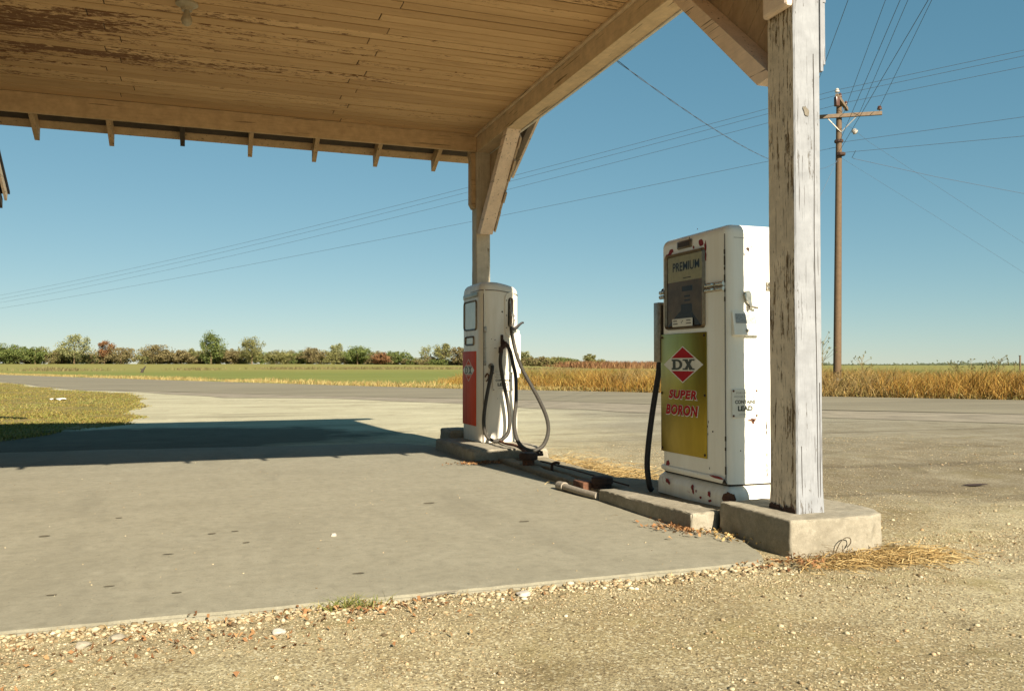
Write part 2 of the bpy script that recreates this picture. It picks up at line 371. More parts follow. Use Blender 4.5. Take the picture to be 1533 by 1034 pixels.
def tag(o, label=None, cat=None, group=None, kind=None):
    for k, v in (('label', label), ('category', cat), ('group', group), ('kind', kind)):
        if v: o[k] = v
    return o
def thing(name, loc, label, cat, group=None):
    o = bpy.data.objects.new(name, None); o.location = loc; o.empty_display_size = .1; COL.objects.link(o)
    return tag(o, label, cat, group)
def npmesh(name, V, F4, F3=None, mat=None, loc=(0, 0, 0), smooth=False):
    """fast mesh from numpy arrays"""
    me = bpy.data.meshes.new(name); V = np.asarray(V, np.float32) - np.asarray(loc, np.float32)
    me.vertices.add(len(V)); me.vertices.foreach_set('co', V.ravel())
    idx = []; ls = []; tot = []
    if F4 is not None and len(F4): idx.append(np.asarray(F4).ravel()); tot.append(np.full(len(F4), 4))
    if F3 is not None and len(F3): idx.append(np.asarray(F3).ravel()); tot.append(np.full(len(F3), 3))
    idx = np.concatenate(idx).astype(np.int32); tot = np.concatenate(tot).astype(np.int32); st = np.concatenate([[0], np.cumsum(tot)[:-1]]).astype(np.int32)
    me.loops.add(len(idx)); me.loops.foreach_set('vertex_index', idx)
    me.polygons.add(len(tot)); me.polygons.foreach_set('loop_start', st); me.polygons.foreach_set('loop_total', tot)
    if smooth: me.polygons.foreach_set('use_smooth', np.ones(len(tot), bool))
    me.update(calc_edges=True); me.validate()
    o = bpy.data.objects.new(name, me); o.location = loc
    if mat: me.materials.append(M[mat])
    COL.objects.link(o); return o

def text_mesh(txt, size, off=0., shear=0., sx=1., align='CENTER', spacing=1.):
    c = bpy.data.curves.new('lettering', 'FONT'); c.body = txt; c.size = size; c.offset = off; c.shear = shear
    c.align_x = align; c.align_y = 'CENTER'; c.space_character = spacing; c.resolution_u = 3
    o = bpy.data.objects.new('lettering', c); COL.objects.link(o)
    bpy.context.view_layer.update()
    me = bpy.data.meshes.new_from_object(o.evaluated_get(bpy.context.evaluated_depsgraph_get()))
    vs = [(v.co.x * sx, v.co.y) for v in me.vertices]; fs = [list(p.vertices) for p in me.polygons]
    bpy.data.objects.remove(o); bpy.data.meshes.remove(me); bpy.data.curves.remove(c)
    return vs, fs
def put_text(mb, txt, size, org, ux, uy, width=None, height=None, **k):
    """flat lettering laid on a surface: ux = reading direction, uy = up"""
    vs, fs = text_mesh(txt, size, **k)
    xs = [v[0] for v in vs]; ys = [v[1] for v in vs]
    cx, cy = (min(xs) + max(xs)) / 2, (min(ys) + max(ys)) / 2
    kx = width / (max(xs) - min(xs)) if width else 1; ky = height / (max(ys) - min(ys)) if height else 1
    org, ux, uy = Vector(org), Vector(ux), Vector(uy)
    mb.add([org + ux * ((x - cx) * kx) + uy * ((y - cy) * ky) for x, y in vs], fs)

# value noise in numpy
def vnoise(x, y, seed=0):
    xi = np.floor(x).astype(np.int64); yi = np.floor(y).astype(np.int64); fx = x - xi; fy = y - yi
    def h(a, b):
        n = (a * 374761393 + b * 668265263 + seed * 974634777) & 0x7fffffff
        n = ((n ^ (n >> 13)) * 1274126177) & 0x7fffffff
        return ((n ^ (n >> 16)) & 0xffff) / 65535.
    fx = fx * fx * (3 - 2 * fx); fy = fy * fy * (3 - 2 * fy)
    return (h(xi, yi) * (1 - fx) + h(xi + 1, yi) * fx) * (1 - fy) + (h(xi, yi + 1) * (1 - fx) + h(xi + 1, yi + 1) * fx) * fy - .5
def sstep(a, b, x): t = np.clip((x - a) / (b - a), 0, 1); return t * t * (3 - 2 * t)

# ------------------------------------------------------------------ camera, sun, sky
S.cycles.max_bounces = 12; S.cycles.diffuse_bounces = 8; S.cycles.transparent_max_bounces = 16
cam = bpy.data.cameras.new('camera'); co = bpy.data.objects.new('camera', cam); COL.objects.link(co)
cam.sensor_width = 36; cam.lens = 1270 / 1533 * 36; cam.clip_end = 9000; cam.clip_start = .05
co.location = (0, 0, 1); co.rotation_euler = (R(90) + math.atan(29 / 1270), 0, -R(19.6)); S.camera = co
tdir = Vector((-.215, 1.672, -1)).normalized()
sun = bpy.data.lights.new('sun', 'SUN'); so = bpy.data.objects.new('sun', sun); COL.objects.link(so)
so.rotation_euler = tdir.to_track_quat('-Z', 'Y').to_euler(); sun.energy = 5.0; sun.angle = R(.5); sun.color = (1, .90, .74)
W = bpy.data.worlds.new('World'); S.world = W; W.use_nodes = True; wt = W.node_tree
sky = wt.nodes.new('ShaderNodeTexSky'); sky.sky_type = 'NISHITA'; sky.sun_disc = False
sky.sun_elevation = math.asin(-tdir.z); sky.sun_rotation = math.atan2(-tdir.x, -tdir.y)
sky.air_density = .8; sky.dust_density = 0; sky.ozone_density = 2; sky.altitude = 0
# film-like response of the sky: one power curve per channel
sp_ = wt.nodes.new('ShaderNodeSeparateColor'); cb = wt.nodes.new('ShaderNodeCombineColor'); wt.links.new(sky.outputs[0], sp_.inputs[0])
for c_, (p_, k_) in enumerate(((.806, .582), (.586, 1.064), (.532, 1.169))):
    a_ = wt.nodes.new('ShaderNodeMath'); a_.operation = 'POWER'; wt.links.new(sp_.outputs[c_], a_.inputs[0]); a_.inputs[1].default_value = p_
    m_ = wt.nodes.new('ShaderNodeMath'); m_.operation = 'MULTIPLY'; wt.links.new(a_.outputs[0], m_.inputs[0]); m_.inputs[1].default_value = k_; wt.links.new(m_.outputs[0], cb.inputs[c_])
bg = wt.nodes['Background']; bg.inputs[1].default_value = .0705; wt.links.new(cb.outputs[0], bg.inputs[0])
S.view_settings.view_transform = 'Standard'; S.view_settings.look = 'None'; S.view_settings.exposure = 1.3; S.view_settings.gamma = 1

# ------------------------------------------------------------------ ground, field, road
def interp_poly(P, n):
    P = np.array(P, float); d = np.r_[0, np.cumsum(np.hypot(*np.diff(P, axis=0).T))]; t = np.linspace(0, d[-1], n)
    return np.c_[np.interp(t, d, P[:, 0]), np.interp(t, d, P[:, 1])]
FAR = [(-400, 1010), (-62, 215), (-36, 140), (-21.1, 103.9), (-2.3, 62.2), (6.6, 43.4), (10.1, 36.5), (15.6, 28.9), (19.2, 23.2), (23, 18.6), (32, 8.5), (60, -24), (110, -85)]
NEAR = [(-410, 1000), (-72, 205), (-45, 130), (-13.4, 64), (-5.6, 40), (-2.5, 34.8), (3.9, 25.6), (6.6, 21.8), (10.9, 13.6), (13.85, 11.2), (24, -1), (52, -34), (102, -95)]
def side_of(P, x, y):
    """signed distance beyond the polyline (positive on the field side)"""
    P = np.array(P, float); best = np.full(np.shape(x), 1e9); sg = np.zeros(np.shape(x))
    for a, b in zip(P[:-1], P[1:]):
        d = b - a; L = np.hypot(*d); t = np.clip(((x - a[0]) * d[0] + (y - a[1]) * d[1]) / L ** 2, 0, 1)
        dx = x - a[0] - t * d[0]; dy = y - a[1] - t * d[1]; r = np.hypot(dx, dy); s = -(d[0] * dy - d[1] * dx) * -1 / L
        m = r < best; best = np.where(m, r, best); sg = np.where(m, np.sign(s), sg)
    return best * sg
def gz(x, y):
    x = np.asarray(x, float); y = np.asarray(y, float)
    z = -.022 - .038 * sstep(8, 12, y) + .0 * x
    amp = 1 - sstep(9, 14, np.hypot(x, y))
    n = vnoise(x * 1.1, y * 1.1, 1) * .022 + vnoise(x * 3.1, y * 3.1, 2) * .012 + vnoise(x * 9, y * 9, 3) * .007 + vnoise(x * 24, y * 24, 4) * .004
    z = z + n * amp
    ins = (x < 2.95) & (y > 3.62) & (y < 11.2) & (x > -12)
    z = np.where(ins, np.minimum(z, -.02), z)
    # foreground lip a touch higher so gravel laps the slab edge
    z = z + .016 * np.exp(-((y - 3.4) / .5) ** 2) * (x < 2.7) * (~ins)
    z = z + 1.3 * sstep(112, 232, y) * (1 - .55 * sstep(20, 110, x))
    return z
def axis_pts(lo, hi, fine_lo, fine_hi, step):
    a = list(np.arange(fine_lo, fine_hi + 1e-6, step)); s = step; p = fine_hi
    while p < hi: s *= 1.16; p += s; a.append(min(p, hi))
    s = step; p = fine_lo; b = []
    while p > lo: s *= 1.16; p -= s; b.append(max(p, lo))
    return np.array(b[::-1] + a)
X = axis_pts(-2500, 3500, -4, 9, .07); Y = axis_pts(-200, 5000, 1.2, 11.5, .07)
GX, GY = np.meshgrid(X, Y); GZ = gz(GX, GY)
V = np.c_[GX.ravel(), GY.ravel(), GZ.ravel()]; nx, ny = len(X), len(Y)
ii = (np.arange(ny - 1)[:, None] * nx + np.arange(nx - 1)[None]).ravel()
Fq = np.c_[ii, ii + 1, ii + nx + 1, ii + nx]
cen = (V[Fq[:, 0]] + V[Fq[:, 2]]) / 2
isf = (side_of(FAR, cen[:, 0], cen[:, 1]) > -2.2) | ((cen[:, 0] < -25) & (cen[:, 1] > 10)) | ((cen[:, 1] > 65) & (cen[:, 0] < -13))
def sub(F):
    u, inv = np.unique(F, return_inverse=True); return V[u], inv.reshape(F.shape)
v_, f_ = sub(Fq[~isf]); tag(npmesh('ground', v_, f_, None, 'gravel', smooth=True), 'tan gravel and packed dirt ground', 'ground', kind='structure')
v_, f_ = sub(Fq[isf]); tag(npmesh('field', v_, f_, None, 'field', smooth=True), 'flat green field beyond the road', 'field', kind='structure')

def ribbon(name, A, B, mat, z, label, wob=.0, k=400, m=9, seed=0):
    a = interp_poly(A, k); b = interp_poly(B, k)
    w = vnoise(np.arange(k) * .35, np.zeros(k), seed) * wob + vnoise(np.arange(k) * 1.7, np.zeros(k), seed + 1) * wob * .5
    d = (b - a) / np.hypot(*(b - a).T)[:, None]; b = b + d * w[:, None]
    t = np.linspace(0, 1, m)[None, :, None]; P = a[:, None] * (1 - t) + b[:, None] * t
    P = P.reshape(-1, 2); Z = gz(P[:, 0], P[:, 1]) + z
    i = (np.arange(k - 1)[:, None] * m + np.arange(m - 1)[None]).ravel(); F = np.c_[i, i + m, i + m + 1, i + 1]
    return tag(npmesh(name, np.c_[P, Z], F, None, mat, smooth=True), label, 'road', kind='structure')
mid = [tuple(w * np.array(n) + (1 - w) * np.array(f)) for n, f, w in zip(NEAR, FAR, (.99, .99, .99, .985, .96, .90, .80, .74, .72, .72, .72, .72, .72))]
ribbon('road', FAR, mid, 'asphalt', .012, 'worn grey asphalt road running past the forecourt', .5, k=900, seed=3)
ribbon('road_shoulder', mid, NEAR, 'road_shoulder', .007, 'gravel strewn margin of the road', 1.7, k=900, seed=5)

# slab: one cast sheet with a broken front edge
def slab():
    pts = [(x, 3.655 + .018 * mnoise.noise((x * 2.1, 0, 1)) + .008 * mnoise.noise((x * 9, 0, 2))) for x in np.arange(-9, 2.62, .045)]
    pts += [(2.66, 3.68), (2.72, 3.74), (2.78, 3.84), (2.83, 4.0), (2.9, 4.2), (2.95, 4.5), (2.95, 8.3), (2.75, 8.36), (2.7, 9.9), (2.4, 10.6)]
    pts += [(x, 10.75 + (2.4 - x) * .08 + .1 * mnoise.noise((x * 1.3, 3, 1))) for x in np.arange(2.2, -9, -.15)]
    b = bmesh.new(); vs = [b.verts.new((x, y, 0)) for x, y in pts]; f = b.faces.new(vs)
    if f.normal.z < 0: f.normal_flip()
    r = bmesh.ops.extrude_face_region(b, geom=[f]); bot = [e for e in r['geom'] if isinstance(e, bmesh.types.BMVert)]
    for w in bot: w.co.z = -.12
    b.normal_update()
    bmesh.ops.recalc_face_normals(b, faces=b.faces)
    e = [e for e in b.edges if all(abs(w.co.z) < 1e-5 for w in e.verts)]
    bmesh.ops.bevel(b, geom=e, offset=.012, segments=2, affect='EDGES')
    bmesh.ops.triangulate(b, faces=[f for f in b.faces if len(f.verts) > 4])
    return MB().bm(b).build('slab', 'slab')
tag(slab(), 'smooth pale concrete slab of the forecourt', 'slab', kind='structure')

# dark drips and a few scuffs on the slab: thin blots
def blot(name, x, y, rx, ry, mat, z=.004, label=None, cat='stain', n=18, sd=0, root=None):
    m = MB(); pts = []
    for k in range(n):
        a = 2 * math.pi * k / n; r = 1 + .35 * mnoise.noise((math.cos(a) * 1.5 + sd * 7.3, math.sin(a) * 1.5, sd))
        pts.append((x + rx * r * math.cos(a), y + ry * r * math.sin(a), z))
    m.add(pts, [list(range(n))]); o = m.build(name, mat, root)
    return tag(o, label, cat, kind='structure') if label else o
mb = MB()
for k, (x, y, rx, ry) in enumerate([(-.42, 4.24, .035, .012), (-.13, 4.02, .03, .012), (.02, 5.35, .035, .02), (.20, 5.02, .028, .02), (.68, 4.1, .04, .016), (-.64, 4.16, .03, .012), (-.9, 5.6, .04, .03), (-.55, 6.1, .03, .02), (.15, 5.38, .03, .015), (-.2, 4.85, .04, .012), (1.5, 6.0, .06, .03), (1.9, 5.1, .05, .02)]):
    rx *= .7; ry *= .75
    mb.add(*(lambda p: (p, [list(range(len(p)))]))([(x + rx * (1 + .4 * mnoise.noise((math.cos(a) + k * 5, math.sin(a), 1))) * math.cos(a), y + ry * (1 + .4 * mnoise.noise((math.cos(a) + k * 5, math.sin(a), 2))) * math.sin(a), .004) for a in np.linspace(0, 2 * math.pi, 14, endpoint=False)]))
tag(mb.build('oil_stain', 'stain'), 'small brown drip stains on the slab', 'stain', kind='stuff')

# verge of rough grass, left
VP = np.array([(-1.25, 16.6), (-1.15, 17.6), (-1.5, 19.6), (-1.55, 22.5), (-1.8, 25.5), (-2.1, 29.5), (-2.5, 33.8), (-5.7, 39.6), (-13.4, 63.5), (-33, 105), (-70, 105), (-70, 12.2), (-3.4, 12.2), (-2.6, 13.6), (-1.9, 15.6)])
def inpoly(P, x, y):
    c = np.zeros(x.shape, bool); n = len(P)
    for i in range(n):
        (x1, y1), (x2, y2) = P[i], P[i - 1]
        c ^= ((y1 > y) != (y2 > y)) & (x < (x2 - x1) * (y - y1) / (y2 - y1 + 1e-12) + x1)
    return c
def edge_dist(P, x, y):
    d = np.full(x.shape, 1e9); n = len(P)
    for i in range(n):
        a, b = P[i - 1], P[i]; e = b - a; t = np.clip(((x - a[0]) * e[0] + (y - a[1]) * e[1]) / (e @ e), 0, 1)
        d = np.minimum(d, np.hypot(x - a[0] - t * e[0], y - a[1] - t * e[1]))
    return d
xs = np.arange(-26, -1, .25); ys = np.arange(12, 66, .25); gx, gy = np.meshgrid(xs, ys); wob = vnoise(gx * 1.4, gy * 1.4, 9) * .7 + vnoise(gx * 5, gy * 5, 8) * .3
inside = inpoly(VP, gx + wob, gy + wob)
n_ = len(xs); q = (np.arange(len(ys) - 1)[:, None] * n_ + np.arange(n_ - 1)[None]).ravel(); Fv = np.c_[q, q + 1, q + n_ + 1, q + n_]
Fv = Fv[inside.ravel()[Fv].all(1)]
Vv = np.c_[gx.ravel(), gy.ravel(), (gz(gx, gy) + .008 + np.clip(edge_dist(VP, gx, gy), 0, 2) * .012).ravel()]
u, inv = np.unique(Fv, return_inverse=True)
tag(npmesh('verge', Vv[u], inv.reshape(Fv.shape), None, 'verge', smooth=True), 'rough grassy verge between forecourt and road', 'verge', kind='structure')

def blades(name, x, y, z, h, w, lean, mat, label, cat='grass', kind='stuff', loc=(0, 0, 0), parent=None, wind=(.25, -.1)):
    n = len(x); a = RNG.uniform(0, 2 * np.pi, n); dx, dy = np.cos(a), np.sin(a)
    l = RNG.normal(0, lean, (n, 2)) + np.array(wind) * lean
    w = w * RNG.uniform(.6, 1.3, n)
    P = []
    for t, ww in ((0, 1.), (.55, .8), (1, .0)):
        cx = x + l[:, 0] * h * t ** 1.6; cy = y + l[:, 1] * h * t ** 1.6; cz = z + h * t * (1 - .18 * t)
        if t < 1: P += [np.c_[cx - dx * w * ww / 2, cy - dy * w * ww / 2, cz], np.c_[cx + dx * w * ww / 2, cy + dy * w * ww / 2, cz]]
        else: P += [np.c_[cx, cy, cz]]
    V = np.stack(P, 1).reshape(-1, 3); b = np.arange(n) * 5
    o = npmesh(name, V, np.c_[b, b + 1, b + 3, b + 2], np.c_[b + 2, b + 3, b + 4], mat, loc)
    return tag(o, label, cat, kind=kind)
# verge blades
n = 150000; y = 13 + (RNG.random(n) ** 1.7) * 46; x = -1 - RNG.random(n) * (y * .28 + 1.5)
k = inpoly(VP, x + vnoise(x * 1.4, y * 1.4, 9) * .7, y + vnoise(x * 1.4, y * 1.4, 9) * .7) & (vnoise(x * .9, y * .9, 21) + .45 * RNG.random(n) > -.05); x, y = x[k], y[k]
blades('verge_grass', x, y, gz(x, y) + np.clip(edge_dist(VP, x, y), 0, 2) * .012, RNG.uniform(.015, .055, len(x)) * (1 + 1.2 * vnoise(x, y, 30)), .014, .7, 'verge_grass', 'short yellow green grass of the verge')

n = 60000; y = 13 + (RNG.random(n) ** 1.5) * 46; x = -2.2 - RNG.random(n) * (y * .28 + 1.0)
k = inpoly(VP, x, y) & (vnoise(x * .45, y * .3, 23) + .25 * vnoise(x * 2, y * 2, 24) > .08); x, y = x[k], y[k]
blades('verge_grass', x, y, gz(x, y) + np.clip(edge_dist(VP, x, y), 0, 2) * .012, RNG.uniform(.02, .07, len(x)), .014, .6, 'green_weed', 'greener patches of grass on the verge')
# field fringe (pale tufts along the far road edge) and tall dry grass
Lp = interp_poly(FAR, 9000)
def along(n, y_lo, y_hi, depth, pw=1.):
    sel = Lp[(Lp[:, 1] > y_lo) & (Lp[:, 1] < y_hi)]; i = RNG.integers(0, len(sel) - 1, n); p = sel[i] + (sel[np.minimum(i + 1, len(sel) - 1)] - sel[i]) * RNG.random(n)[:, None]
    d = sel[np.minimum(i + 3, len(sel) - 1)] - sel[np.maximum(i - 3, 0)]; d /= np.hypot(*d.T)[:, None]
    t = RNG.random(n) ** pw * depth; return p[:, 0] - d[:, 1] * t, p[:, 1] + d[:, 0] * t, t
x, y, t = along(26000, 30, 125, 3.2, 1.6)
k = RNG.random(len(x)) < .5 + 1.2 * vnoise(x * .5, y * .5, 31); x, y = x[k], y[k]
blades('roadside_grass', x, y, gz(x, y), RNG.uniform(.08, .32, len(x)) * (1 - .45 * sstep(60, 110, y)) * (1 + 1.1 * vnoise(x * .6, y * .6, 36)), .03, .45, 'fringe', 'low pale grass along the far edge of the road')
# tall grass: height ramps up towards the right
x, y, t = along(120000, -8, 46, 9., 1.25)
hx = sstep(11.2, 16.6, x + vnoise(x * .8, y * .8, 33) * 3)
keep = RNG.random(len(x)) < (.07 + .93 * hx) * (1 - .5 * sstep(20, 40, x)); x, y, hx, t = x[keep], y[keep], hx[keep], t[keep]
hh = (.20 + .85 * hx) * RNG.uniform(.55, 1.12, len(x)) * (.55 + .45 * sstep(0, 1.1, t)) * (1 + .35 * vnoise(x * 1.1, y * 1.1, 34))
pk = vnoise(x * .55, y * .55, 51) + RNG.normal(0, .16, len(x)) > .04
blades('tall_dry_grass', x[~pk], y[~pk], gz(x[~pk], y[~pk]) - .01, hh[~pk], .022, .42, 'dry_grass', 'tall golden brown dry grass beyond the road')
blades('tall_tan_grass', x[pk], y[pk], gz(x[pk], y[pk]) - .01, hh[pk] * 1.05, .022, .5, 'tan_grass', 'paler tan dry grass mixed into the golden grass beyond the road')
xb, yb, tb = along(16000, -8, 40, .7, 1.2)
blades('bent_grass', xb, yb, gz(xb, yb), RNG.uniform(.05, .3, len(xb)) * (.4 + .6 * sstep(6, 14, xb)), .022, .9, 'fringe', 'bent straw coloured grass at the foot of the tall grass')
x, y, t = along(52000, -8, 38, 15., .8); k = (t > 3) & (x > 13); x, y = x[k], y[k]
blades('weedy_grass', x, y, gz(x, y), RNG.uniform(.7, 1.04, len(x)) * (1 + .25 * vnoise(x * .7, y * .7, 52)), .026, .4, 'dry_olive', 'olive green weedy growth among the tall dry grass')
# brown clumps out in the field
xs_, ys_ = [], []
for cx, cy, wd in [(-20, 140, 6), (-2, 145, 4), (12, 150, 5), (24, 150, 14), (40, 150, 12), (58, 146, 8), (-24, 150, 3)]:
    m_ = int(500 * wd / 6); xs_.append(cx + RNG.normal(0, wd / 2, m_)); ys_.append(cy + RNG.normal(0, 2.5, m_))
x = np.concatenate(xs_); y = np.concatenate(ys_)
blades('field_weeds', x, y, gz(x, y), RNG.uniform(.2, .7, len(x)), .08, .5, 'leaf_brown', 'brown weed patches out in the green field', 'weeds')
# russet brush band right of the far pump
x = RNG.uniform(74, 112, 7000); y = 170 + RNG.normal(0, 6, 7000)
blades('russet_brush', x, y, gz(x, y), RNG.uniform(.5, 2.2, 7000), .16, .4, 'leaf_russet', 'low russet brush in front of the wood, right of the far pump', 'brush')

# ------------------------------------------------------------------ trees
def crown_leaves(cx, cy, cz, rx, ry, rz, n, size, seed, gaps=.5, clumps=14):
    """leaf-sized faces in clumps scattered through the crown volume"""
    rg = np.random.default_rng(seed); C = []
    for k in range(clumps):
        u = rg.normal(size=3); u /= np.linalg.norm(u); r = rg.uniform(.25, 1.) ** .6
        s = np.array([rx, ry, rz]) * r * .8; C.append((cx + u[0] * s[0], cy + u[1] * s[1], cz + u[2] * s[2] * 1.0, rg.uniform(.14, .38)))
    C = np.array(C); i = rg.integers(0, clumps, n); rr = C[i, 3:4] * np.array([[rx, ry, rz]])
    d = rg.normal(size=(n, 3)); d /= np.linalg.norm(d, axis=1)[:, None]; d *= rg.random(n)[:, None] ** .45
    P = C[i, :3] + d * rr
    s = size * rg.uniform(.5, 1.3, n)[:, None]
    a = rg.normal(size=(n, 3)); a /= np.linalg.norm(a, axis=1)[:, None]; b = np.cross(a, rg.normal(size=(n, 3))); b /= np.linalg.norm(b, axis=1)[:, None]
    V = np.stack([P - a * s, P + b * s * .6, P + a * s, P - b * s * .6], 1).reshape(-1, 3); j = np.arange(n) * 4
    return V, np.c_[j, j + 1, j + 2, j + 3]
def tree(x, y, top, w, mat, label, seed, dens=1., low=.22, name='tree', trunk=True):
    z0 = float(gz(x, y)); h = top - z0; rg = random.Random(seed)
    root = thing(name, (x, y, z0), label, 'tree', 'trees along the far side of the field')
    m = MB(); r = .02 * h + .05
    top_t = Vector((x + rg.uniform(-.3, .3), y, z0 + h * .8))
    m.tube([(x, y, z0 - .2), (x + rg.uniform(-.1, .1), y, z0 + h * .35), top_t], [r, r * .7, r * .2], 6)
    for k in range(7):
        t = rg.uniform(.22, .7); a = rg.uniform(0, 6.28); L = w * rg.uniform(.25, .45)
        p = Vector((x, y, z0 + h * t)); m.tube([p, p + Vector((math.cos(a) * L * .6, math.sin(a) * L * .6, h * .08)), p + Vector((math.cos(a) * L, math.sin(a) * L, h * .22))], [r * .45, r * .28, r * .1], 5)
    m.build('trunk', 'twig', root)
    czz = z0 + h * (low + 1) / 2; Vc, Fc = crown_leaves(x, y, czz, w * .62, w * .62, h * (1 - low) * .56, int(3600 * dens), .17, seed, clumps=46)
    Vc[:, 2] = np.minimum(Vc[:, 2], z0 + h); o = npmesh('crown', Vc, Fc, None, mat, (x, y, z0)); o.parent = root; o.location = (0, 0, 0)
    return root
YT = 230
TREES = [
 (18, 6.1, 7.4, 'leaf_green', 'rounded dark green tree at the left end of the wood', 1.5, .05),
 (57, 5.3, 4.8, 'leaf_green', 'small bushy green tree second from the left end of the wood', 1.1, .05),
 (92, 5.6, 5.6, 'leaf_olive', 'low olive bushy tree against the left side of the tall pale airy tree', 1., .05),
 (115, 8.7, 7.2, 'leaf_pale', 'tall pale airy tree left of the russet tree', 1., .12),
 (156, 7.1, 4.4, 'leaf_russet', 'narrow russet red tree in the left part of the wood', .9, .3),
 (182, 5.8, 7., 'leaf_brown', 'wide thin grey brown tree just right of the russet red tree', .8, .05),
 (237, 6.0, 8., 'leaf_brown', 'broad brown green tree midway between the russet tree and the tall narrow tree', 1.4, .05),
 (272, 5.0, 5.5, 'leaf_brown', 'low brown bushy tree left of the tall narrow tree', 1., .05),
 (316, 9.7, 6.2, 'leaf_green', 'tallest green tree, narrow with a ragged top, in the left half', 1.4, .04),
 (345, 5.3, 6., 'leaf_brown', 'low brown tree in the gap between the two tallest green trees', 1., .05),
 (376, 8.6, 6.4, 'leaf_olive', 'tall olive tree with an open crown right of the tallest tree', 1.2, .05),
 (412, 4.8, 6.5, 'leaf_olive', 'low olive tree just right of the tall open crowned tree', 1., .05),
 (465, 5.7, 7., 'leaf_brown', 'round brownish tree at the middle of the wood', 1.3, .05),
 (507, 6.9, 4.6, 'leaf_pale', 'light green tree with a tufted top near the middle of the wood', .8, .1),
 (532, 6.2, 7.2, 'leaf_green', 'broad mid green tree right of the tufted pale tree', 1.3, .05),
 (568, 4.5, 5., 'leaf_russet', 'low reddish brown tree right of the broad mid green tree', .9, .05),
 (593, 4.9, 5.2, 'leaf_green', 'small pointed green tree at the right end of the dense wood', .9, .05),
 (643, 6.9, 3.8, 'leaf_pale', 'nearly bare pale tree standing left of the far pump', .3, .15),
 (664, 7.1, 6., 'leaf_olive', 'round yellow olive tree close to the left of the far pump', 1.2, .15),
 (686, 6.4, 5.2, 'leaf_brown', 'yellow brown tree partly hidden behind the far pump', 1.1, .1),
 (795, 5.1, 3.8, 'leaf_pale', 'spindly pale tree just right of the far pump', .5, .3),
 (873, 4.2, 4., 'leaf_olive', 'lone olive tree at the right end of the brush', 1., .1),
]
th = R(19.6)
for k, (px, top, w, mat, lab, dn, low) in enumerate(TREES):
    a = math.atan((px - 766.5) / 1270) + th; tree(YT * math.tan(a), YT + random.uniform(-5, 5), top, w, mat, lab, 100 + k, dn, low)
# thicket between and behind the trees
Vs, Fs, o_ = [], [], 0
P_ = {}
for k in range(310):
    px = random.uniform(-60, 705) if k < 176 else (random.uniform(770, 905) if k < 200 or k >= 260 else random.uniform(-520, -60))
    a = math.atan((px - 766.5) / 1270) + th; yy = YT + random.uniform(0, 14); xx = yy * math.tan(a); z0 = float(gz(xx, yy))
    h = random.uniform(2.4, 4.6) if px < 610 else random.uniform(1.5, 2.8)
    if px > 770: h = random.uniform(1.6, 3.3) * (1 if px < 860 else .75)
    mt = random.choice(['leaf_brown', 'leaf_olive', 'leaf_brown', 'leaf_olive', 'leaf_green'])
    v_, f_ = crown_leaves(xx, yy, z0 + h * .42, random.uniform(2., 4.5), 2.5, h * .6, 1100, .17, 500 + k, clumps=20)
    P_.setdefault(mt, []).append((v_, f_))
for mt, L_ in P_.items():
    o_ = 0; Vs = []; Fs = []
    for v_, f_ in L_: Vs.append(v_); Fs.append(f_ + o_); o_ += len(v_)
    tag(npmesh('thicket', np.concatenate(Vs), np.concatenate(Fs), None, mt), {'leaf_brown': 'brown undergrowth of the wood beyond the field', 'leaf_olive': 'olive undergrowth of the wood beyond the field', 'leaf_green': 'green undergrowth of the wood beyond the field'}[mt], 'thicket', kind='stuff')
# distant low wood along the right horizon
xx = RNG.uniform(150, 1500, 30000); yy = 900 + RNG.normal(0, 15, 30000) - (xx - 150) * .35
zz = gz(xx, yy) - 1.2 + np.abs(RNG.normal(0, 1.2, 30000)) * (1 + .8 * vnoise(xx * .03, yy * .0, 77))
s_ = 1.1; Vd = np.stack([np.c_[xx - s_, yy, zz], np.c_[xx, yy - .5, zz - s_], np.c_[xx + s_, yy, zz], np.c_[xx, yy + .5, zz + s_]], 1).reshape(-1, 3); j = np.arange(30000) * 4
tag(npmesh('distant_wood', Vd, np.c_[j, j + 1, j + 2, j + 3], None, 'leaf_far'), 'thin dark line of woods on the right horizon', 'wood', kind='stuff')

# tall single weeds at the right among the dry grass
def weed(x, y, h, label, seed, name='tall_weed', branchy=False):
    z0 = float(gz(x, y)); root = thing(name, (x, y, z0), label, 'weed', 'tall weeds sticking out of the dry grass'); rg = random.Random(seed)
    m = MB(); tip = Vector((x + rg.uniform(-.06, .06), y, z0 + h)); m.tube([(x, y, z0), (x + rg.uniform(-.03, .03), y, z0 + h * .5), tip], [.014, .011, .005], 5)
    hd = []
    for k in range(16 if branchy else 11):
        t = rg.uniform(.5, .98); a = rg.uniform(0, 6.28); L = (h * .32 if branchy else h * .13) * (1.2 - t * .6); p = Vector((x, y, z0 + h * t)); e = p + Vector((math.cos(a) * L, math.sin(a) * L, L * rg.uniform(.5, 1.2)))
        m.tube([p, e], [.007, .004], 4); hd.append(e)
    m.build('stalk', 'stem', root)
    V_ = []; F_ = []
    for e in hd + [tip]:
        v_, f_ = crown_leaves(e.x, e.y, e.z, .045, .045, .06, 16, .022, rg.randrange(9999), clumps=5); F_.append(f_ + sum(len(q) for q in V_)); V_.append(v_)
    o = npmesh('seed_head', np.concatenate(V_), np.concatenate(F_), None, 'leaf_olive', (x, y, z0)); o.parent = root; o.location = (0, 0, 0)
weed(26.7, 24, 1.27, 'thin upright weed, leftmost of the tall seed stalks right of the pole', 1)
weed(27.37, 24, 1.2, 'slim weed just left of the widest bushy weed at the right', 2)
weed(27.62, 23.9, 1.14, 'short slim weed touching the left side of the widest bushy weed', 3)
weed(28.05, 24, 1.27, 'widest bushy headed weed near the right edge of the photo', 4, branchy=True)
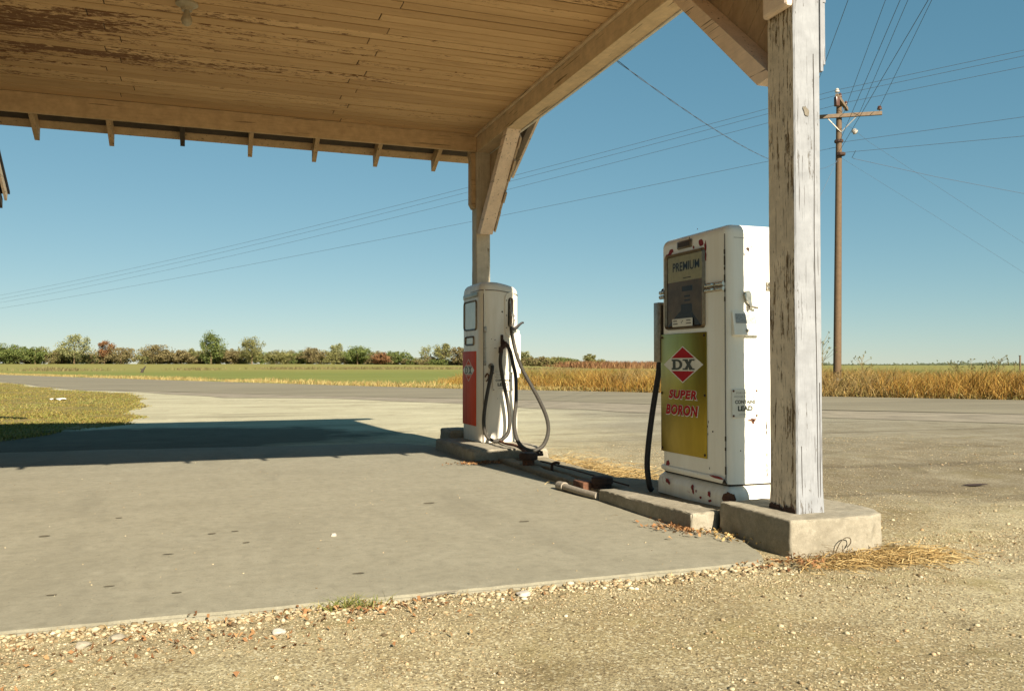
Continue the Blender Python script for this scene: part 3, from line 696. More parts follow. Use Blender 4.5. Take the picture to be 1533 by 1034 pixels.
weed(28.85, 24, 1.12, 'dark short weed just left of the thin post at the right edge', 5)
weed(25.9, 24, 1.06, 'short green topped weed left of the thin upright weed', 6, branchy=True)
weed(21.35, 23.7, 1.28, 'faint branching weed just right of the utility pole foot', 8, branchy=True)
weed(19.95, 24, 1.85, 'tall open branched weed between the near canopy post and the utility pole', 7, branchy=True)
m = MB(); m.tube([(29.12, 24, -.06), (29.13, 24, 1.34)], [.03, .03], 8); m.box(29.09, 29.17, 23.97, 24.03, 1.34, 1.36)
tag(m.build('fence_post', 'twig'), 'thin dark post standing in dry grass at the right edge', 'post')
m = MB(); x, y = -8.33, 121.; z0 = float(gz(x, y)); m.tube([(x - .1, y, z0 - .1), (x + .05, y, z0 + .35), (x + .4, y, z0 + .85)], [.2, .16, .06], 7); m.tube([(x + .1, y, z0 + .4), (x - .25, y, z0 + .5)], [.1, .04], 6)
tag(m.build('stump', 'seam_dark'), 'small dark leaning stump out in the field at the left', 'stump')

# ------------------------------------------------------------------ loose stones and litter near the camera
def pebbles(name, x, y, z, s, label, mat='pebble'):
    b = bmesh.new(); bmesh.ops.create_icosphere(b, subdivisions=1, radius=1); b.verts.ensure_lookup_table()
    U = np.array([w.co for w in b.verts]); T = np.array([[w.index for w in f.verts] for f in b.faces]); b.free()
    n = len(x); k = len(U)
    jit = RNG.uniform(.7, 1.25, (n, k, 1)); sc = np.stack([RNG.uniform(.75, 1.4, n), RNG.uniform(.75, 1.3, n), RNG.uniform(.4, .8, n)], 1)[:, None]
    a = RNG.uniform(0, 6.28, n); Pp = U[None] * jit * sc * s[:, None, None]
    ca, sa = np.cos(a)[:, None], np.sin(a)[:, None]; q = np.stack([Pp[..., 0] * ca - Pp[..., 1] * sa, Pp[..., 0] * sa + Pp[..., 1] * ca, Pp[..., 2]], -1)
    q += np.stack([x, y, z + s * .25], 1)[:, None]
    F = T[None] + (np.arange(n) * k)[:, None, None]
    return tag(npmesh(name, q.reshape(-1, 3), None, F.reshape(-1, 3), mat), label, 'stones', kind='stuff')
N = 110000; y = 1.3 + RNG.random(N) ** .8 * 2.7; x = -1.8 + RNG.random(N) * 6.8
k = ~((y > 3.6) & (x < 2.75)) & ~((x > 2.85) & (x < 3.66) & (y > 3.7)) & (RNG.random(N) < .5 + 1.5 * vnoise(x * 1.6, y * 1.6, 41) + .5 * vnoise(x * 5, y * 5, 42) + .5 * (y > 3.1)); x, y = x[k], y[k]
s = .0016 + .0030 * RNG.random(len(x)) ** 2.2 + (RNG.random(len(x)) < .02) * RNG.uniform(.002, .008, len(x))
pebbles('gravel_stones', x, y, gz(x, y), s, 'loose tan gravel in the foreground')
N = 26000; x = 3.7 + RNG.random(N) * 6.5; y = 3.4 + RNG.random(N) ** .9 * 6.5
k = RNG.random(N) < .5 + 1.2 * vnoise(x * .9, y * .9, 43); x, y = x[k], y[k]
pebbles('gravel_stones', x, y, gz(x, y), .0022 + .004 * RNG.random(len(x)) ** 2 + (RNG.random(len(x)) < .012) * RNG.uniform(.003, .01, len(x)), 'loose gravel right of the near concrete block')
# stones gathered against the slab edge
N = 1900; x = RNG.uniform(-1.2, 2.75, N); y = 3.62 - np.abs(RNG.normal(0, .09, N)); s = .004 + .011 * RNG.random(N) ** 2.5
pebbles('edge_stones', x, y, gz(x, y), s, 'larger pale stones gathered along the slab edge')
N = 420; x = RNG.uniform(-2.5, 2.6, N); y = RNG.uniform(3.75, 9.3, N)
pebbles('slab_grit', x, y, np.full(N, .0), .0018 + .004 * RNG.random(N) ** 3, 'scattered grit lying on the slab')
def stone(x, y, s, label, sq=.6, mat='kerb', z=None):
    b = bmesh.new(); bmesh.ops.create_icosphere(b, subdivisions=3, radius=s)
    for w in b.verts:
        n_ = mnoise.noise(w.co / s * 1.3 + Vector((x * 9, y * 7, 0))); w.co *= 1 + .35 * n_; w.co.z *= sq
        w.co += Vector((x, y, (float(gz(x, y)) if z is None else z) + s * .25))
    o = MB().bm(b).build('stone', mat, smooth=50); return tag(o, label, 'stone', 'larger loose stones')
stone(-.31, 3.43, .028, 'grey rounded stone left in the foreground gravel, the rear of two')
stone(-.42, 3.38, .024, 'pale flat stone left in the foreground gravel, the front of two')
stone(1.30, 3.50, .032, 'bright pale flat stone at the middle of the slab edge', .35, 'pale_stone')
stone(.69, 5.05, .018, 'small white stone lying alone on the slab', .7, 'pale_stone', 0)
stone(.25, 3.30, .024, 'cream stone just below the slab edge, left of the green tuft', .5, 'pale_stone')
m = MB(); m.tube([(.86, 3.60, .0), (.95, 3.61, .004), (1.04, 3.63, .006)], [.004, .005, .003], 6)
tag(m.build('stick', 'knot_wood'), 'pale thin stick lying on the edge of the slab', 'stick')
def leaves(name, cx, cy, rx, ry, n, label, mat='dead_leaf', z=0., s=.016, group=None):
    rg = RNG; x = cx + rg.normal(0, rx / 2, n); y = cy + rg.normal(0, ry / 2, n)
    a = rg.uniform(0, 6.28, n); t = rg.uniform(-.5, .5, n); V_ = []
    for dx, dy in ((-1, 0), (0, .5), (1, 0), (0, -.5)):
        V_.append(np.c_[x + s * (dx * np.cos(a) - dy * np.sin(a)), y + s * (dx * np.sin(a) + dy * np.cos(a)), z + .006 + rg.random(n) * .02 + s * dx * t])
    V_ = np.stack(V_, 1).reshape(-1, 3); j = np.arange(n) * 4
    return tag(npmesh(name, V_, np.c_[j, j + 1, j + 2, j + 3], None, mat), label, 'leaf litter', kind='stuff')
leaves('leaf_litter', 2.70, 4.55, .16, .22, 170, 'small drift of dead brown leaves at the near end of the kerb')
leaves('leaf_litter', 2.82, 4.28, .10, .3, 90, 'crumbs and leaves in the gap before the near block', 'straw', 0, .012)
leaves('leaf_litter', 2.62, 8.2, .3, .12, 260, 'rusty leaves drifted against the far block')
leaves('leaf_litter', 2.74, 3.60, .25, .12, 120, 'reddish leaves at the corner of the near block', 'dead_leaf', -.01, .013)
leaves('leaf_litter', -.25, 3.35, 1.2, .28, 260, 'reddish leaf crumbs among the stones below the slab', 'dead_leaf', -.012, .011)
leaves('leaf_litter', .62, 3.52, .4, .1, 60, 'dead leaves around the green tuft', 'dead_leaf', -.01, .013)
# straw by the near block
def strewn(name, cx, cy, rx, ry, n, mat, label, hmax, L=.12, z=0.):
    x = cx + RNG.normal(0, rx / 2, n); y = cy + RNG.normal(0, ry / 2, n); a = RNG.uniform(0, 6.28, n); tl = RNG.uniform(-.1, .55, n); l = L * RNG.uniform(.4, 1.2, n)
    zz = gz(x, y) + RNG.random(n) ** 2 * hmax + z; w = .0016; V_ = []
    for t in (0, .5, 1):
        px = x + np.cos(a) * l * t; py = y + np.sin(a) * l * t; pz = zz + np.sin(tl * 2) * l * t * .7 - l * .35 * t * t + .004
        for sg in (-1, 1): V_.append(np.c_[px - np.sin(a) * w * sg, py + np.cos(a) * w * sg, np.maximum(pz, gz(px, py) + .004) + sg * .001])
    V_ = np.stack(V_, 1).reshape(-1, 3); j = np.arange(n) * 6
    return tag(npmesh(name, V_, np.r_[np.c_[j, j + 1, j + 3, j + 2], np.c_[j + 2, j + 3, j + 5, j + 4]], None, mat), label, 'dry grass', kind='stuff')
strewn('straw_clump', 3.22, 3.57, .40, .14, 1100, 'straw', 'flattened dry straw along the foot of the near block', .028)
strewn('straw_clump', 3.52, 3.55, .30, .2, 520, 'straw', 'loose straw trailing right of the near block', .025)
strewn('straw_clump', 3.45, 7.4, .5, 1.6, 2200, 'straw', 'low dry grass behind the fuel island', .05, .15)
strewn('straw_clump', 3.5, 6.1, .6, 1.2, 1500, 'straw', 'sparse dry grass left of the near pump hose', .04, .13)
x = .55 + RNG.normal(0, .07, 190); y = 3.575 + RNG.normal(0, .022, 190)
blades('green_tuft', x, y, gz(x, y), RNG.uniform(.02, .07, 190), .005, .9, 'green_weed', 'small green grass tuft growing at the slab edge', 'grass')
x = RNG.uniform(-1, 2.7, 260); y = 3.62 - np.abs(RNG.normal(0, .03, 260))
blades('edge_grass', x, y, gz(x, y), RNG.uniform(.01, .03, 260), .003, .9, 'straw', 'sparse dry blades along the slab edge')
m = MB(); b = bmesh.new(); bmesh.ops.create_grid(b, x_segments=6, y_segments=5, size=.5)
for w in b.verts: w.co = Vector((-4.15 + w.co.x * .42, 27.7 + w.co.y * .35, float(gz(-4.15, 27.7)) + .07 + .05 * mnoise.noise(w.co * 4)))
tag(MB().bm(b).build('litter_paper', 'paper'), 'crumpled white paper lying on the grass verge', 'litter')
m = MB()
for k in range(40):
    m.cur = 0; 
blot('tar_patch', 6.15, 5.5, .12, .05, 'rust_dark', float(gz(6.15, 5.5)) + .012, 'small dark tar patch on the gravel at the right', 'tar patch', 16, 5)

# ------------------------------------------------------------------ concrete blocks of the fuel island
def rough_block(pts, z0, z1, mat, amp=.012, bev=.02, seg=.013, seed=0., slope=None):
    """cast concrete: prism, bevelled, remeshed evenly and eroded with noise"""
    b = bmesh.new(); vs = [b.verts.new((x, y, z0)) for x, y in pts]; f = b.faces.new(vs)
    r = bmesh.ops.extrude_face_region(b, geom=[f])
    for e in r['geom']:
        if isinstance(e, bmesh.types.BMVert): e.co.z = z1 if slope is None else slope(e.co.x, e.co.y)
    bmesh.ops.recalc_face_normals(b, faces=b.faces)
    bmesh.ops.bevel(b, geom=[e for e in b.edges if max(w.co.z for w in e.verts) > z0 + .01], offset=bev, segments=2, affect='EDGES')
    bmesh.ops.triangulate(b, faces=b.faces[:])
    me = bpy.data.meshes.new('tmp'); b.to_mesh(me); b.free(); o = bpy.data.objects.new('tmp', me); COL.objects.link(o)
    md = o.modifiers.new('r', 'REMESH'); md.mode = 'VOXEL'; md.voxel_size = min(seg, .02)
    bpy.context.view_layer.update(); m2 = bpy.data.meshes.new_from_object(o.evaluated_get(bpy.context.evaluated_depsgraph_get()))
    bpy.data.objects.remove(o); bpy.data.meshes.remove(me)
    b = bmesh.new(); b.from_mesh(m2); bpy.data.meshes.remove(m2); b.normal_update(); o = Vector((seed, seed * 2, 0)); D = []
    for w in b.verts:
        n = mnoise.noise(w.co * 6 + o) * .8 + mnoise.noise(w.co * 17 + o) * .45 + mnoise.noise(w.co * 42 + o) * .3
        c = mnoise.noise(w.co * 10 + o * 3); edge = 1 - max(abs(w.normal.x), abs(w.normal.y), abs(w.normal.z))
        D.append(w.normal * (amp * n * .8 - amp * 3.5 * max(0, c - .10) * (.2 + 7 * edge)))
    for w, d in zip(b.verts, D): w.co += d
    return MB().bm(b)
o = rough_block([(2.902, 3.755), (3.15, 3.735), (3.40, 3.72), (3.52, 3.77), (3.59, 3.88), (3.60, 4.1), (3.58, 4.42), (3.3, 4.435), (2.905, 4.425)], -.06, .178, 'kerb', 0.007, .004, .0095, seed=1.3).build('concrete_block', 'kerb', smooth=50)
tag(o, 'thick weathered concrete block under the near canopy post', 'concrete block', 'concrete blocks of the fuel island')
o = rough_block([(2.735, 4.465), (2.90, 4.455), (2.955, 4.50), (2.96, 5.1), (2.955, 5.72), (2.712, 5.712), (2.72, 5.1), (2.728, 4.86)], -.06, .11, 'kerb', 0.006, .004, .0095, seed=4.1, slope=lambda x, y: .11 - (y - 4.46) * .021).build('kerb_block', 'kerb', smooth=50)
tag(o, 'low chipped concrete kerb in front of the near pump', 'kerb')
o = rough_block([(2.55, 8.36), (3.0, 8.30), (3.36, 8.255), (3.40, 9.0), (3.40, 9.85), (2.53, 9.83), (2.545, 9.0)], -.06, .128, 'kerb', .008, .016, .018, seed=7.7).build('concrete_block', 'kerb', smooth=50)
tag(o, 'pale concrete block carrying the far pump', 'concrete block', 'concrete blocks of the fuel island')
o = rough_block([(2.72, 9.86), (3.42, 9.86), (3.42, 10.35), (2.72, 10.35)], -.06, .215, 'kerb', .008, .015, .018, seed=9.).build('concrete_block', 'kerb', smooth=50)
tag(o, 'shaded concrete block behind the far pump under the far canopy post', 'concrete block', 'concrete blocks of the fuel island')
# low island strip between the blocks (grooved channel along its left side)
o = rough_block([(2.965, 4.445), (3.56, 4.445), (3.5, 5.6), (3.30, 6.6), (3.32, 8.24), (2.985, 8.28), (2.975, 6.2)], -.06, .07, 'island', .006, .012, .018, seed=2.2, slope=lambda x, y: .112 if y < 5.65 else .045).build('island_slab', 'island', smooth=75)
tag(o, 'narrow concrete strip linking the two pumps', 'fuel island')
o = rough_block([(2.80, 5.76), (2.95, 5.76), (2.95, 8.22), (2.80, 8.3)], -.06, .045, 'island', .01, .01, .018, seed=3.2).build('kerb_strip', 'island', smooth=75)
tag(o, 'dark broken low kerb strip between the two pumps', 'kerb')

# fill pipes
r0 = thing('filler_pipe', (2.88, 7.62, 0), 'rusty upright filler pipe with a wide cap before the far pump', 'filler pipe')
MB().lathe((2.88, 7.62, -.05), [(.058, 0), (.058, .14), (.062, .145)], 18).build('pipe', 'rust', r0, 40)
MB().lathe((2.88, 7.62, .095), [(.085, 0), (.09, .008), (.09, .05), (.084, .06), (.084, .066), (.0, .07)], 20).build('cap', 'rust_dark', r0, 40)
MB().box(2.95, 3.03, 7.60, 7.64, .125, .155, .008).tube([(2.95, 7.62, .15), (2.99, 7.61, .172), (3.02, 7.61, .16)], .012, 8).build('hasp', 'rust_dark', r0, 40)
m = MB().tube([(2.96, 7.22, -.02), (2.96, 7.22, .075), (2.965, 7.20, .10), (2.99, 7.17, .11), (3.01, 7.16, .10)], .013, 10, sub=3)
tag(m.build('vent_pipe', 'rust_dark', smooth=40), 'thin rusty bent pipe rising from the island strip', 'pipe')
r0 = thing('filler_box', (2.83, 6.1, 0), 'squat rusted filler fitting lying beyond the low kerb', 'filler pipe')
MB().box(2.74, 2.86, 6.05, 6.25, -.01, .085, .012).build('fitting', 'rust', r0, 40)
MB().lathe((2.89, 6.02, -.01), [(.075, 0), (.075, .085), (.085, .09), (.085, .13), (.07, .14), (.0, .143)], 18).build('cap', 'rust_dark', r0, 40)
m = MB().tube([(2.66, 6.30, .035), (2.66, 6.18, .035), (2.68, 5.95, .032), (2.715, 5.735, .03)], [.027, .027, .025, .025], 12, sub=3); m.tube([(2.655, 6.33, .03), (2.66, 6.22, .035)], [.036, .036], 12)
tag(m.build('conduit', 'pipe_grey', smooth=40), 'grey pipe lying on the slab against the low kerb', 'pipe')
# thin rod along the island and wire loop on the block
m = MB().tube([(3.0, 7.6, .075), (3.0, 6.8, .085), (2.985, 5.76, .09)], .007, 6)
tag(m.build('rod', 'rust_dark', smooth=40), 'thin rusty rod lying along the island strip', 'rod')
m = MB().tube([(3.16, 3.715, .0), (3.175, 3.70, .05), (3.21, 3.70, .075), (3.245, 3.703, .07), (3.25, 3.705, .045), (3.235, 3.715, .02)], .0028, 6, sub=4)
tag(m.build('wire_loop', 'frame_metal', smooth=40), 'small bent wire loop leaning on the near block face', 'wire')

# ------------------------------------------------------------------ near pump (tall square cabinet)
P1 = thing('fuel_pump', (3.25, 4.98, .11), 'tall white square fuel pump with a gold panel, beside the near canopy post', 'fuel pump', 'fuel pumps on the island')
def rbox(x0, x1, y0, y1, z0, z1, rad, seg=6, bottom=False):
    b = bmesh.new(); bmesh.ops.create_cube(b, size=1)
    for w in b.verts: w.co = Vector(((x0 + x1) / 2 + w.co.x * (x1 - x0), (y0 + y1) / 2 + w.co.y * (y1 - y0), (z0 + z1) / 2 + w.co.z * (z1 - z0)))
    e = [e for e in b.edges if bottom or max(w.co.z for w in e.verts) > z0 + .01]
    bmesh.ops.bevel(b, geom=e, offset=rad, segments=seg, affect='EDGES', profile=.5); return b
FX, SY = 3.06, 4.56
MB().bm(rbox(FX, 3.47, SY, 5.40, .25, 1.893, .06)).build('cabinet', 'white_enamel', P1, 35)
MB().bm(rbox(FX - .03, 3.50, SY - .035, 5.44, .095, .238, .07, 6)).build('plinth', 'plinth_paint', P1, 35)
MB().box(FX + .02, 3.46, SY + .02, 5.38, .236, .252).build('plinth_joint', 'seam_dark', P1)
m = MB(); m.box(FX - .012, FX + .03, 4.61, 5.385, .256, .292, .012, seg=3); m.build('front_ledge', 'white_enamel', P1, 40)
# joints of the shell
m = MB(); m.box(3.062, 3.067, SY + .030, SY + .036, .27, 1.83); m.box(3.345, 3.349, SY - .001, SY + .004, .26, 1.86)
m.box(3.11, 3.345, SY - .001, SY + .004, 1.803, 1.8055); m.build('shell_joint', 'letter_grey', P1)
m = MB()
for a, b in ((1.70, 1.73), (1.63, 1.69), (1.60, 1.62), (1.52, 1.57), (1.40, 1.43), (.52, .55), (.31, .36), (1.46, 1.48), (.46, .48)): m.box(3.060, 3.066, SY + .028, SY + .037, a, b)
m.prism([(3.066, SY + .02, .252), (3.056, SY + .06, .252), (3.058, SY + .045, .285)], (-.003, -.003, 0)); m.build('rust_streak', 'seam_dark', P1)
# trim bands either side of the dial
for y0, y1 in ((4.592, 4.80), (5.325, 5.393)):
    m = MB()
    for z in (1.484, 1.516):
        m.tube([(FX - .004, y0, z), (FX - .004, y1, z)], .0145, 10)
        m.box(FX - .02, FX - .001, y0 + .35 * (y1 - y0), y0 + .62 * (y1 - y0), z - .011, z + .011, .004)
    m.build('trim_band', 'chrome', P1, 45)
m = MB().tube([(3.35, SY - .006, 1.488), (3.42, SY - .006, 1.488)], .012, 8).tube([(3.35, SY - .006, 1.516), (3.42, SY - .006, 1.516)], .012, 8); m.build('trim_band', 'chrome', P1, 45)
# dial window
def ring(mb, x, y0, y1, z0, z1, w, d, rad=.03, n=5):
    def loop(ya, yb, za, zb, r):
        P = []
        for cy, cz, a0 in ((yb - r, zb - r, 0), (ya + r, zb - r, 90), (ya + r, za + r, 180), (yb - r, za + r, 270)):
            P += [(cy + r * math.cos(R(a0 + 90 * k / n)), cz + r * math.sin(R(a0 + 90 * k / n))) for k in range(n + 1)]
        return P
    A = loop(y0, y1, z0, z1, rad); B = loop(y0 + w, y1 - w, z0 + w, z1 - w, max(rad - w * .6, .004)); Mx = loop(y0 + w * .35, y1 - w * .35, z0 + w * .35, z1 - w * .35, rad * .9); k = len(A)
    vs = [(x, *p) for p in A] + [(x - d, *p) for p in Mx] + [(x - d * .2, *p) for p in B] + [(x + .004, *p) for p in B]
    fs = [(a * k + i, a * k + (i + 1) % k, (a + 1) * k + (i + 1) % k, (a + 1) * k + i) for a in range(3) for i in range(k)]
    mb.add(vs, fs); return B
m = MB(); B = ring(m, FX - .001, 4.807, 5.312, 1.243, 1.775, .024, .022, .03); DF = m.build('dial_window', 'frame_metal', P1, 50)
def flat(pts, x, mat, name, parent, root): m = MB(); m.add([(x, *p) for p in pts], [list(range(len(pts)))[::-1]]); return m.build(name, mat, parent=parent)
m = MB(); m.cur = 0; m.add([(FX - .0025, 5.29, 1.265), (FX - .0025, 4.83, 1.265), (FX - .0025, 4.83, 1.575), (FX - .0025, 5.29, 1.575)], [(0, 1, 2, 3)])
m.cur = 1; m.add([(FX - .003, 5.29, 1.575), (FX - .003, 4.83, 1.575), (FX - .003, 4.83, 1.752), (FX - .003, 5.29, 1.752)], [(0, 1, 2, 3)]); m.build('dial_face', ['dial_brown', 'dial_cream'], parent=DF)
m = MB()
for yc, zc, w, h in ((5.03, 1.595, .10, .006), (5.03, 1.52, .13, .035), (5.03, 1.468, .07, .012), (5.03, 1.44, .07, .012), (5.04, 1.385, .14, .06), (5.04, 1.325, .16, .05)): m.box(FX - .007, FX - .003, yc - w / 2, yc + w / 2, zc - h / 2, zc + h / 2, .002)
m.add([(FX - .0045, 5.29, 1.268), (FX - .0045, 4.86, 1.268), (FX - .0045, 4.95, 1.34), (FX - .0045, 5.03, 1.40), (FX - .0045, 5.14, 1.36)], [(0, 1, 2, 3, 4)]); m.build('counter_wheel', 'wheel_dark', parent=DF)
UX, UZ = (0, -1, 0), (0, 0, 1)
m = MB(); put_text(m, 'PREMIUM', .08, (FX - .006, 5.045, 1.676), UX, UZ, width=.34, height=.062, off=.0008); m.build('lettering', 'letter_dark', parent=DF)
m = MB(); m.add([(FX - .009, *p) for p in B], [list(range(len(B)))[::-1]]); m.build('glass', 'glass', parent=DF)
m = MB(); m.box(FX - .019, FX - .012, 4.945, 5.205, 1.262, 1.318, .003); PP = m.build('price_plate', 'sign_white', parent=DF)
m = MB()
for yc, zc, w in ((5.165, 1.302, .05), (5.162, 1.282, .06), (4.99, 1.302, .055), (4.99, 1.282, .06), (5.08, 1.29, .008), (5.066, 1.30, .012)): m.box(FX - .0205, FX - .018, yc - w / 2, yc + w / 2, zc - .004, zc + .004)
m.build('plate_print', 'letter_grey', P1)
# vent slot
m = MB(); m.box(FX - .012, FX + .01, 4.968, 5.155, 1.796, 1.852, .010); V1 = m.build('vent_slot', 'frame_metal', P1, 40)
MB().box(FX - .0135, FX - .008, 4.985, 5.138, 1.806, 1.842, .004).build('slot_opening', 'wheel_dark', parent=V1)
# paint chips showing red undercoat
def chip(mb, c, r1, r2, ang, normal, seed):
    n = 15; c = Vector(c); nrm = Vector(normal); ux = Vector((0, -1, 0)) if abs(nrm.x) > .5 else Vector((1, 0, 0)); pts = []
    for k in range(n):
        a = 2 * math.pi * k / n; r = 1 + .6 * mnoise.noise((math.cos(a) * 1.8 + seed * 3.1, math.sin(a) * 1.8, seed)); x, y = r1 * r * math.cos(a), r2 * r * math.sin(a)
        x, y = x * math.cos(ang) - y * math.sin(ang), x * math.sin(ang) + y * math.cos(ang); pts.append(c + nrm * .0012 + ux * x + Vector((0, 0, y)))
    mb.prism(pts, nrm * .0006)
m = MB(); W_ = (-1, 0, 0)
for k, (y, z, a, b, an) in enumerate([(5.25, 1.793, .045, .018, .45), (4.86, 1.808, .03, .02, 0), (4.805, 1.775, .012, .035, 0), (4.802, 1.71, .008, .03, 0), (4.95, 1.79, .008, .013, .5), (5.30, .305, .024, .022, .3), (5.31, 1.77, .02, .012, .6), (4.90, 1.905, .004, .004, 0)]): chip(m, (FX, y, z), a, b, an, W_, k)
for k, (y, z, a, b, an) in enumerate([(5.26, .19, .024, .016, -.5), (5.235, .178, .016, .01, -.3), (4.93, .19, .014, .02, -.4), (4.92, .165, .011, .022, .2), (4.885, .168, .006, .01, 0), (4.73, .17, .016, .018, .2), (4.83, .135, .013, .008, 0), (4.72, .13, .018, .008, .2)]): chip(m, (FX - .031, y, z), a, b, an, W_, k + 20)
chip(m, (FX - .0125, 4.68, .285), .075, .009, -.05, W_, 40)
m.build('paint_chip', 'red_chip', P1)
m = MB(); chip(m, (FX + .0, 4.73, .57), .007, .006, 0, W_, 3)
for y, z in ((4.79, .6), (4.78, .63), (4.77, .33), (5.0, 1.86), (4.786, .55)): chip(m, (FX, y, z), .003, .008, 0, W_, y * 9)
S_ = (0, -1, 0)
for x, z, a in ((3.215, 1.735, .012), (3.19, 1.70, .005), (3.24, 1.75, .004), (3.345, 1.2, .004), (3.15, .46, .004)): chip(m, (x, SY, z), a, a, .4, S_, x * 7)
for z in (.62, .6, .57, .43, .36, .3, .33): chip(m, (3.347, SY, z), .004, .016, 0, S_, z * 11)
m.build('dark_nick', 'rust_dark', P1)
m = MB(); chip(m, (3.24, SY, .652), .028, .009, 0, S_, 2.2); chip(m, (3.245, SY, .64), .012, .012, 0, S_, 3.2); m.build('rust_spot', 'rust', P1)
m = MB(); V_ = []
for k in range(15):
    a = R(186 + 5.6 * k); t_ = k / 14; e_ = math.sin(math.pi * t_) ** .6
    zl, zh = .165 - .03 * e_ + .012 * mnoise.noise((k * .7, 1, 1)), .165 + .042 * e_ + .014 * mnoise.noise((k * .7, 5, 2))
    for z_ in (zl, zh): V_.append((3.10 + .0712 * math.cos(a), 4.595 + .0712 * math.sin(a), z_))
m.add(V_, [(2 * k, 2 * k + 2, 2 * k + 3, 2 * k + 1) for k in range(14)]); m.build('rust_patch', 'rust', P1)
# gold advertising panel
m = MB(); m.box(FX - .008, FX - .001, 4.793, 5.385, .388, 1.216, .003); AD = m.build('advert_panel', 'gold_panel', P1, 40)
px_ = FX - .0092
def polyface(mb, pts, x): mb.add([(x, *p) for p in pts], [list(range(len(pts)))[::-1]] if sum(pts[i - 1][0] * pts[i][1] - pts[i][0] * pts[i - 1][1] for i in range(len(pts))) > 0 else [list(range(len(pts)))])
cy, cz, ry, rz = 5.083, 1.002, .258, .127
def diamond(y, z, a, b): return [(y - a, z), (y, z + b), (y + a, z), (y, z - b)]
def tri_top(y, z, a, b, t): return [(y - a * (1 - t), z + b * t), (y, z + b), (y + a * (1 - t), z + b * t)]
m = MB(); m.cur = 0; polyface(m, diamond(cy, cz, ry, rz), px_); m.cur = 1
polyface(m, tri_top(cy, cz, ry * .93, rz * .93, .38), px_ - .0008); polyface(m, [(y, 2 * cz - z) for y, z in tri_top(cy, cz, ry * .93, rz * .93, .38)], px_ - .0008)
m.build('emblem', ['sign_white', 'letter_red'], parent=AD)
def slab_D(mb, c, s, x, ux, mi=None):
    """slab serif capital D as flat polygons, c = centre (y,z), s=(w,h)"""
    w, h = s; o = []
    def q(a, b): return (c[0] + ux * (a - .5) * w, c[1] + (b - .5) * h)
    R_ = []
    for k in range(13): t = R(-90 + 15 * k); R_.append((.48 + .5 * math.cos(t), .5 + .5 * math.sin(t)))
    r_ = [(.46 + .27 * math.cos(R(-90 + 15 * k)), .5 + .33 * math.sin(R(-90 + 15 * k))) for k in range(13)]
    out = [(x, *q(*p)) for p in R_] + [(x, *q(*p)) for p in r_]
    mb.add(out, [(k, k + 1, k + 14, k + 13) for k in range(12)])
    for (a0, b0, a1, b1) in ((.0, 0, .5, .17), (0, .83, .5, 1.), (.10, .17, .36, .83)): mb.add([(x, *q(a0, b0)), (x, *q(a1, b0)), (x, *q(a1, b1)), (x, *q(a0, b1))], [(0, 1, 2, 3)])
def slab_X(mb, c, s, x, ux):
    w, h = s
    def q(a, b): return (x, c[0] + ux * (a - .5) * w, c[1] + (b - .5) * h)
    mb.add([q(.08, 1), q(.38, 1), q(.92, 0), q(.62, 0)], [(0, 1, 2, 3)]); mb.add([(x - .0003, *q(.62, 1)[1:]), (x - .0003, *q(.86, 1)[1:]), (x - .0003, *q(.36, 0)[1:]), (x - .0003, *q(.12, 0)[1:])], [(0, 1, 2, 3)])
    for a0, a1, b0, b1 in ((0, .46, .86, 1), (.56, 1, .86, 1), (0, .44, 0, .14), (.54, 1, 0, .14)): mb.add([(x - .0006, *q(a0, b0)[1:]), (x - .0006, *q(a1, b0)[1:]), (x - .0006, *q(a1, b1)[1:]), (x - .0006, *q(a0, b1)[1:])], [(0, 1, 2, 3)])
m = MB(); slab_D(m, (5.155, cz), (.145, .072), px_ - .0016, -1); slab_X(m, (5.005, cz), (.152, .072), px_ - .0016, -1); m.build('emblem_letters', 'letter_dark', parent=AD)
for t_, yy, zz, wd, ht in (('SUPER', 5.088, .797, .365, .062), ('BORON', 5.10, .690, .42, .072)):
    m = MB(); put_text(m, t_, .09, (px_ - .0004, yy - .003, zz - .002), UX, UZ, width=wd + .014, height=ht + .008, off=.0065, shear=.18, spacing=1.12); m.build('letter_outline', 'sign_white', parent=AD)
    m = MB(); put_text(m, t_, .09, (px_ - .0012, yy, zz), UX, UZ, width=wd, height=ht, off=.004, shear=.18, spacing=1.12); m.build('lettering', 'letter_red', parent=AD)
for y, z in ((4.815, 1.195), (5.365, 1.195), (4.812, .41), (5.365, .41), (4.81, .80), (5.372, .80)):
    MB().lathe((px_ + .002, y, z), [(.009, 0), (.009, .004), (.005, .006)], 10, (-1, 0, 0)).build('screw', 'rust_dark', parent=AD)
# right-hand (sunlit) side: crank, receipt box, warning plate
m = MB(); P = []
for k in range(20): a = 2 * math.pi * k / 20; r = .036; P.append((3.20 + r * math.cos(a) * .8, SY - .002, 1.425 + r * math.sin(a)))
m.prism([(3.174, SY, 1.44), (3.182, SY, 1.462), (3.20, SY, 1.47), (3.218, SY, 1.462), (3.226, SY, 1.44), (3.226, SY, 1.40), (3.232, SY, 1.365), (3.222, SY, 1.355), (3.205, SY, 1.385), (3.185, SY, 1.41)], (0, -.022, 0))
m.tube([(3.222, SY - .012, 1.37), (3.25, SY - .03, 1.362), (3.262, SY - .03, 1.362)], [.010, .009, .012], 8); m.tube([(3.205, SY - .006, 1.375), (3.207, SY - .006, 1.325)], .006, 8); m.build('reset_crank', 'chrome', P1, 40)
m = MB(); m.prism([(3.09, SY, 1.335), (3.09, SY - .008, 1.335), (3.09, SY - .034, 1.188), (3.09, SY, 1.182)], (.19, 0, 0)); RBX = m.build('receipt_box', 'white_enamel', P1)
